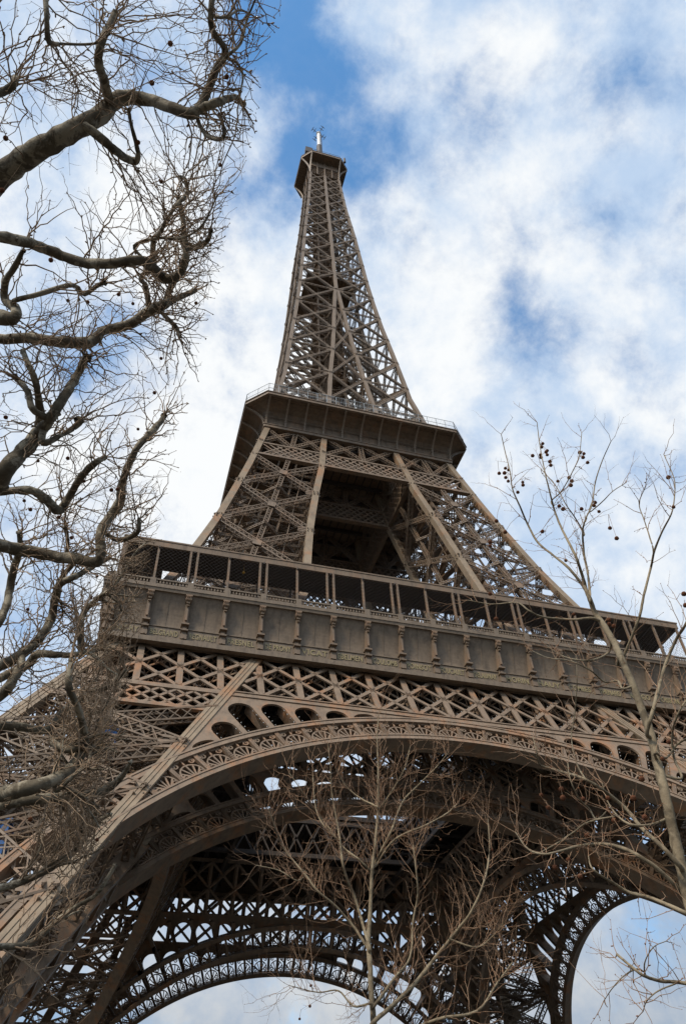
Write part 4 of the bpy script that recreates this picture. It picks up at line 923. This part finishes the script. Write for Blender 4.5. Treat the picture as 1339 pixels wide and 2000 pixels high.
MIDDLE = [
 ([(-70, 652, 13), (0, 662, 12), (60, 660, 12), (115, 668, 13), (175, 668, 14), (205, 645, 11), (250, 635, 11), (290, 610, 12), (320, 595, 11), (340, 585, 8), (380, 568, 6)], 11.0, 60, True),
 ([(290, 605, 7), (285, 560, 6), (275, 545, 5), (285, 530, 5)], 11, 16, False), ([(318, 595, 6), (335, 560, 6), (345, 545, 5)], 11, 14, False),
 ([(310, 605, 5), (330, 625, 5), (345, 640, 5), (350, 660, 3)], 11, 24, False),
 ([(-70, 625, 20), (-10, 620, 19), (25, 622, 15), (32, 605, 12), (10, 585, 9), (12, 550, 8), (30, 520, 7), (45, 490, 5)], 10.4, 24, True),
 ([(28, 588, 6), (75, 575, 6), (130, 558, 6), (150, 560, 5), (165, 575, 5), (190, 558, 5), (205, 552, 5)], 10.4, 24, False),
 ([(-70, 1010, 24), (-20, 962, 22), (5, 930, 21), (22, 905, 20), (60, 865, 18), (80, 835, 14), (76, 780, 8.5), (68, 740, 7.5), (55, 710, 6.5), (45, 685, 6)], 10.0, 40, True),
 ([(70, 850, 15), (90, 830, 13), (110, 800, 12), (135, 760, 11), (155, 725, 9), (170, 695, 8)], 10.0, 34, False),
 ([(65, 800, 8), (55, 765, 7), (38, 745, 7), (30, 735, 6)], 10, 16, False),
 ([(85, 865, 8), (120, 850, 6), (145, 835, 7), (160, 820, 8)], 10.0, 20, False),
 ([(-70, 972, 9), (10, 960, 9), (60, 958, 10), (90, 975, 11), (115, 997, 11), (135, 970, 9), (160, 930, 8), (185, 905, 8), (205, 893, 6)], 10.5, 36, True),
 ([(-70, 1045, 16), (-20, 1060, 15), (30, 1072, 15), (90, 1083, 14), (150, 1092, 13), (195, 1095, 12), (196, 1040, 11), (215, 1010, 11), (235, 980, 12), (240, 940, 9), (265, 880, 8), (300, 840, 8), (320, 815, 6)], 11.5, 64, True),
 ([(205, 1040, 5), (235, 1055, 6), (268, 1040, 6), (272, 1015, 4)], 11.5, 22, False),
 ([(130, 1085, 4), (132, 1050, 4.5), (128, 1030, 4)], 11.5, 16, False),
]
FAR = [
 ([(-70, 1240, 11), (-10, 1225, 10), (10, 1190, 9), (20, 1150, 9), (28, 1110, 9), (40, 1070, 7), (38, 1040, 5)], 13.0, 30, True),
 ([(-70, 1325, 13), (-10, 1305, 13), (40, 1280, 12), (75, 1250, 11), (100, 1210, 10), (108, 1170, 9), (118, 1140, 9), (150, 1125, 7), (185, 1105, 6), (215, 1090, 4)], 13.0, 46, True),
 ([(112, 1165, 7), (120, 1130, 6), (140, 1105, 6), (145, 1095, 5)], 13, 14, False),
 ([(-20, 1335, 9), (30, 1310, 10), (60, 1295, 10), (75, 1277, 9), (130, 1280, 7), (165, 1275, 7), (200, 1265, 5)], 13.3, 40, True),
 ([(-70, 1395, 15), (-20, 1372, 14), (10, 1350, 14), (25, 1330, 11), (40, 1300, 9), (45, 1270, 6)], 12.6, 26, True),
 ([(160, 1270, 8), (158, 1220, 8), (165, 1195, 7), (190, 1170, 6), (220, 1150, 5)], 13.5, 40, False),
 ([(-70, 1412, 10), (-20, 1415, 10), (40, 1420, 10), (95, 1425, 9), (120, 1395, 9), (150, 1370, 8), (180, 1350, 6), (215, 1340, 5), (245, 1310, 4)], 13.0, 60, True),
]
LOW = [
 ([(-70, 1565, 19), (0, 1553, 18), (50, 1540, 17), (100, 1525, 15), (140, 1500, 14), (165, 1450, 10), (155, 1390, 8), (135, 1340, 8), (140, 1290, 6)], 9.0, 40, True),
 ([(-70, 1585, 13), (0, 1572, 13), (60, 1562, 12), (140, 1555, 10), (200, 1545, 10), (235, 1520, 7), (255, 1490, 4)], 9.6, 50, True),
 ([(100, 1445, 8), (130, 1465, 8), (165, 1455, 7), (195, 1440, 5)], 9.4, 26, False),
 ([(110, 1545, 5), (150, 1510, 5), (172, 1490, 4), (180, 1450, 3)], 9.0, 20, False),
 ([(-70, 1740, 10), (0, 1735, 9), (60, 1715, 8), (110, 1690, 7), (150, 1660, 6), (185, 1610, 5), (215, 1590, 4)], 10.5, 56, True),
 ([(-70, 1860, 10), (0, 1850, 8), (60, 1842, 7), (110, 1800, 6), (150, 1770, 5), (190, 1745, 5), (225, 1690, 4)], 11.0, 46, True),
]
def thicket(x0, x1, y0, y1, n):
    """side shoots that start on the traced limbs and head for the sheared face"""
    def f(g):
        A = np.vstack(g.axes)[:, :3]; v = A - CAM; z = v @ FWD; X = 669.5 + FPX * (v @ RGT) / z; Y = 1000 - FPX * (v @ UPV) / z
        ok = np.where((X > x0) & (X < x1) & (Y > y0) & (Y < y1))[0]
        for _ in range(n):
            j = RNG.choice(ok); x, y, d = X[j], Y[j], np.linalg.norm(v[j]); a = RNG.uniform(-1.0, 1.2); L = RNG.uniform(60, 150); P = []; r = RNG.uniform(1.6, 3.4); dd = RNG.uniform(-.12, .22)
            Q = []; p = A[j].copy(); e = ray(x + 60 * math.cos(a), y - 60 * math.sin(a)) - ray(x, y); e = nrm(nrm(e) + (0, RNG.uniform(-.5, 1.2), 0)); st = L / FPX * d / 6
            for k in range(7):
                Q.append((*p, r / FPX * d * (1 - .11 * k))); e = nrm(e + rv(.22)); p = p + e * st
                if clipped(p): break
            if len(Q) > 2:
                Q = spline(Q, 4); g.limb.tube(Q[:, :3], Q[:, 3], 6); g.axes.append(Q); g.sprout(Q, 9, (.3, 1.0), .0075, 2, .05, 1, (.08, 0, .08), endburst=3)
    return f
old_tree('nearest clipped old plane tree, thick knuckled boughs across the top left sky', NEAR, (CAM[0] - 5.2, CAM[1] + 1.0), at(-420, 620, 9), .36,
         [(333, 85), (315, 355), (270, 278), (443, 150), (447, 163), (430, 322), (297, 162), (12, 270), (5, 372), (100, 508)], 8.9)
old_tree('second clipped old plane tree, pale forked boughs left of the second floor', MIDDLE, (CAM[0] - 5.4, CAM[1] + 6.5), at(-420, 1250, 11), .36,
         [(232, 575), (260, 593), (172, 590), (133, 587), (383, 592), (315, 700), (302, 767), (270, 838), (12, 815), (133, 895), (75, 900), (230, 955), (218, 957), (48, 978), (60, 995), (165, 940), (115, 1010), (140, 1050)], 10.5)
old_tree('third clipped old plane tree, crooked grey boughs before the far left leg', FAR, (CAM[0] - 5.6, CAM[1] + 11.5), at(-260, 1650, 13), .34,
         [(178, 1167), (190, 1125), (143, 1262), (138, 1290), (55, 1190)], 12.8, thicket(60, 290, 1050, 1500, 24))
old_tree('lowest spreading old plane tree, tangle of tan twigs over the left pier', LOW, (CAM[0] - 5.0, CAM[1] + 8.6), at(-330, 1900, 9.5), .3,
         [(60, 1600), (190, 1640), (150, 1480)], 9.2, thicket(20, 290, 1280, 2000, 30))

# ---- young trees on the right and in the middle
YOUNG = dict(clip=None, up=.055, bend=.13, bud=.6, budscale=1.9, knob=.04, fork=.38)
def young_tree(label, branches, hd, foot_px, balls, n, twig, r, bs, inter=2, k_r=.84):
    g = Grower(**YOUNG); g.bs = bs
    for k, (pts, cnt) in enumerate(branches):
        Q = g.limb_px(pts, hd, True, .18 if k else .05, k_r, k > 0)
        g.sprout(Q, int(cnt * n), twig, r, inter, .15 if k else .45, 1, (0, 0, .28), endburst=2 if cnt else 0)
        if k == 0:
            a = Q[0]; foot = (a[0], a[1]); T = spline([(a[0], a[1], -.2, a[3] * 1.9), (a[0], a[1], .4, a[3] * 1.35), (a[0], a[1], a[2] * .6, a[3] * 1.1), (*a[:3], a[3])], 5); g.limb.tube(T[:, :3], T[:, 3], 10)
    t = bpy.data.objects.new('young_plane_tree', None); COL.objects.link(t); t.location = (foot[0], foot[1], 0); tag(t, label, 'tree', 'young plane trees')
    hang_balls(g, t, balls, hd, True)
    inv = -Vector((foot[0], foot[1], 0))
    for nm, tb, m in (('limbs', g.limb, M_BARK_YOUNG), ('twigs', g.twig, M_TWIG_YOUNG), ('buds', g.bud, M_BUD)):
        if tb.n:
            o = link(nm, tb.data(nm, m), t, kind=None if nm == 'limbs' else 'stuff'); o.location = inv
    return t
z5 = lambda L: [(900 + x / 3.05, 780 + y / 3.05) for x, y in L]
z6 = lambda L: [(940 + x / 3.333, 1200 + y / 3.333) for x, y in L]
BR = z5([(226, 440), (282, 420), (263, 410), (258, 438), (265, 465), (280, 487), (366, 493), (368, 510), (337, 553), (425, 335), (470, 330), (475, 345), (485, 263), (478, 283), (505, 313), (512, 305), (512, 330), (528, 370), (533, 392), (575, 487), (642, 466), (658, 486), (652, 511), (583, 635), (606, 653), (716, 652), (706, 316), (730, 323), (725, 345), (752, 376), (797, 614), (790, 632), (820, 668), (885, 766), (925, 827), (483, 787), (623, 959), (1232, 464), (1263, 641), (1325, 1158), (1335, 1226), (210, 724), (262, 790), (172, 850), (172, 873), (172, 1158), (208, 1307), (670, 1280), (880, 1313), (880, 1340), (908, 1350)]) + \
     z6([(387, 1176), (517, 1138), (527, 1193), (432, 1257), (660, 1200), (1040, 1070), (820, 1195), (860, 1340), (685, 1440), (475, 1645), (565, 1597), (640, 1705), (1060, 1320), (985, 1195), (820, 1270), (1175, 940), (1215, 830)])
RIGHT = [
 ([(1398, 1990, 22), (1365, 1850, 21), (1335, 1720, 20), (1315, 1630, 19), (1300, 1560, 18), (1285, 1500, 17), (1268, 1430, 16), (1254, 1390, 14), (1236, 1340, 13), (1218, 1300, 12), (1201, 1260, 12), (1180, 1225, 11), (1160, 1195, 9.5), (1149, 1165, 8), (1139, 1145, 7)], 10),
 ([(1142, 1150, 6), (1110, 1110, 5), (1080, 1085, 4), (1050, 1060, 4), (1030, 1025, 3.4), (1015, 990, 3), (1000, 955, 2.4), (995, 920, 2), (985, 880, 1.7), (978, 848, 1.3)], 22),
 ([(1146, 1160, 6.5), (1135, 1120, 5.6), (1125, 1090, 5), (1110, 1060, 4.5), (1095, 1030, 4), (1083, 1000, 3.5), (1075, 970, 3), (1065, 930, 2.5), (1058, 895, 2), (1052, 860, 1.7), (1048, 825, 1.3)], 24),
 ([(1152, 1170, 5), (1147, 1120, 4.3), (1140, 1085, 4), (1137, 1040, 3.5), (1142, 1015, 3), (1155, 985, 2.5), (1162, 940, 2.2), (1175, 900, 1.8), (1192, 862, 1.3)], 22),
 ([(1139, 1040, 3), (1120, 1008, 2.3), (1104, 985, 1.9), (1085, 950, 1.7), (1055, 915, 1.3)], 12),
 ([(1076, 978, 2.4), (1095, 960, 2), (1115, 925, 1.8), (1130, 890, 1.5), (1135, 845, 1.2)], 10),
 ([(1150, 1000, 2.2), (1175, 980, 1.9), (1195, 960, 1.6), (1218, 985 - 40, 1.3)], 8),
 ([(1152, 1207, 5), (1120, 1210, 4.4), (1085, 1208, 4), (1055, 1204, 3.8), (1031, 1192, 3.3), (1008, 1177, 2.6), (960, 1180, 1.8), (912, 1172, 1.3)], 14),
 ([(1262, 1432, 7.5), (1273, 1392, 7), (1285, 1344, 6.5), (1298, 1299, 6), (1318, 1251, 5.5), (1340, 1215, 5), (1370, 1150, 4), (1395, 1080, 3)], 22),
 ([(1207, 1302, 5.5), (1226, 1260, 5), (1247, 1206, 5), (1256, 1164, 4.6), (1270, 1108, 4.2), (1277, 1075, 3.8), (1293, 1036, 3.2), (1310, 1003, 2.7), (1316, 970, 2.2), (1315, 934, 1.8), (1295, 887, 1.3)], 26),
 ([(1275, 1078, 3), (1268, 1050, 2.5), (1257, 1016, 2.1), (1247, 983, 1.8), (1260, 950, 1.3)], 12),
 ([(1327, 1692, 9), (1291, 1653, 8), (1252, 1617, 7.4), (1228, 1587, 7), (1198, 1560, 6.5), (1162, 1533, 5.5), (1132, 1518, 5), (1102, 1509, 4.2), (1072, 1500, 3.6), (1052, 1492, 3), (1047, 1468, 2.4), (1040, 1440, 1.8)], 34),
 ([(1345, 1757, 9), (1288, 1701, 8), (1240, 1668, 7), (1204, 1653, 6), (1168, 1648, 5.4), (1126, 1653, 4.8), (1090, 1663, 4.2), (1060, 1668, 3.8), (1030, 1658, 3), (1006, 1626, 2)], 30),
 ([(1368, 1800, 8), (1320, 1775, 7), (1264, 1752, 6), (1228, 1743, 5.5), (1198, 1725, 4.5), (1168, 1707, 4), (1153, 1692, 3), (1148, 1672, 2)], 20),
 ([(1307, 1596, 5.5), (1270, 1611, 5), (1234, 1611, 4.5), (1210, 1598, 3.6), (1188, 1570, 2.6), (1175, 1530, 2)], 22),
 ([(1215, 1345, 4.5), (1205, 1330, 4), (1180, 1332, 3.5), (1150, 1308, 3), (1110, 1290, 2.6), (1070, 1285, 2.2), (1040, 1272, 1.6)], 20),
 ([(1190, 1270, 4), (1170, 1285, 3.4), (1140, 1290, 3), (1100, 1282, 2.4), (1068, 1262, 1.8)], 14),
 ([(1144, 1525, 3.5), (1125, 1490, 3), (1115, 1440, 2.6), (1122, 1390, 2.2), (1126, 1330, 1.8), (1124, 1280, 1.4)], 12),
 ([(1165, 1600, 3.5), (1150, 1580, 3), (1130, 1560, 2.8), (1112, 1520, 2.4), (1108, 1490, 1.8)], 14),
 ([(1150, 1605, 3.5), (1120, 1625, 3), (1090, 1645, 2.6), (1055, 1665, 2)], 12),
 ([(1330, 1520, 5), (1315, 1480, 4.5), (1312, 1430, 4), (1325, 1390, 3.6), (1345, 1360, 3)], 16),
 ([(1278, 1470, 5), (1300, 1480, 4), (1320, 1455, 4), (1345, 1440, 3.5)], 10),
 ([(1420, 1945, 8), (1339, 1921, 6.5), (1290, 1916, 6), (1255, 1905, 5.5), (1225, 1882, 4.5), (1204, 1864, 4.5)], 12),
 ([(1262, 1908, 3), (1258, 1880, 2.4), (1275, 1850, 1.9), (1300, 1838, 1.3)], 5), ([(1320, 1920, 3), (1285, 1935, 2.6), (1262, 1955, 2.2), (1255, 1975, 1.6)], 8), ([(1240, 1893, 3), (1215, 1908, 2.4), (1195, 1930, 1.8), (1178, 1955, 1.3)], 8),
]
young_tree('young bare plane tree at the right, slender leaning trunk hung with round seed balls', RIGHT, 6.3, None, BR, .8, (.12, .5), .0035, 2.1, 1, .54)
CENTRE = [
 ([(740, 2090, 12.5), (729, 1990, 12), (724, 1930, 11), (722, 1880, 10.5), (719, 1840, 9.5), (722, 1790, 8), (724, 1740, 7), (727, 1690, 6.5), (733, 1640, 5.5), (737, 1590, 5), (738, 1540, 4.2), (738, 1490, 3.4), (736, 1440, 2.4), (739, 1395, 1.7)], 30),
 ([(718, 1852, 6.5), (690, 1810, 5.5), (655, 1770, 5), (620, 1740, 4.2), (597, 1710, 4), (572, 1680, 3.5), (550, 1650, 3), (535, 1610, 2.4), (523, 1575, 1.8)], 30),
 ([(721, 1850, 7), (705, 1795, 6.3), (692, 1752, 5.7), (675, 1710, 5), (668, 1680, 4.6), (662, 1630, 4), (655, 1590, 3.5), (648, 1550, 3), (645, 1500, 2.4), (640, 1450, 1.8)], 30),
 ([(727, 1705, 5), (702, 1680, 4.2), (670, 1655, 3.6), (645, 1620, 3), (625, 1595, 2.5), (600, 1560, 2), (565, 1510, 1.7)], 22),
 ([(727, 1697, 5.5), (745, 1660, 5), (765, 1620, 4.5), (775, 1590, 4), (790, 1560, 3.5), (820, 1530, 3), (850, 1500, 2.4), (875, 1470, 1.8)], 28),
 ([(734, 1690, 4.5), (770, 1640, 4), (830, 1612, 3.4), (870, 1590, 2.6), (890, 1572, 2)], 20),
 ([(726, 2000, 9), (770, 1960, 8), (810, 1920, 7.4), (850, 1870, 7), (890, 1820, 6), (920, 1780, 5), (945, 1720, 4), (955, 1660, 3), (952, 1600, 2)], 36),
 ([(730, 1965, 6.5), (770, 1910, 5.5), (800, 1870, 4.6), (806, 1800, 4), (815, 1750, 3.5), (812, 1700, 3), (806, 1650, 2.2)], 26),
 ([(745, 2040, 7), (850, 1992, 6), (930, 1975, 5), (970, 1920, 4), (1000, 1880, 3)], 26),
 ([(722, 1960, 5), (690, 1965, 4), (660, 1935, 3), (620, 1938, 2.3), (565, 1925, 1.6)], 16),
 ([(735, 1575, 4), (705, 1560, 3.4), (675, 1535, 2.8), (655, 1500, 2)], 14), ([(660, 1640, 3.5), (630, 1610, 3), (615, 1570, 2.4), (610, 1500, 1.8)], 16),
 ([(740, 1580, 3.6), (765, 1545, 3), (790, 1500, 2.4), (800, 1460, 1.7)], 14), ([(598, 1705, 3), (580, 1720, 2.6), (545, 1700, 2.2), (500, 1690, 1.6)], 14), ([(880, 1835, 4), (930, 1850, 3.4), (960, 1830, 2.6), (985, 1800, 1.8)], 14),
]
young_tree('young bare plane tree in the middle, fan of pale branches under the great arch', CENTRE, 12.5, None, [(605, 1965), (585, 1990), (607, 1925), (640, 1790), (860, 1640), (905, 1560), (560, 1560), (690, 1490), (955, 1800), (960, 1660)], 1.45, (.3, 1.0), .0043, 2.1, 2, .49)
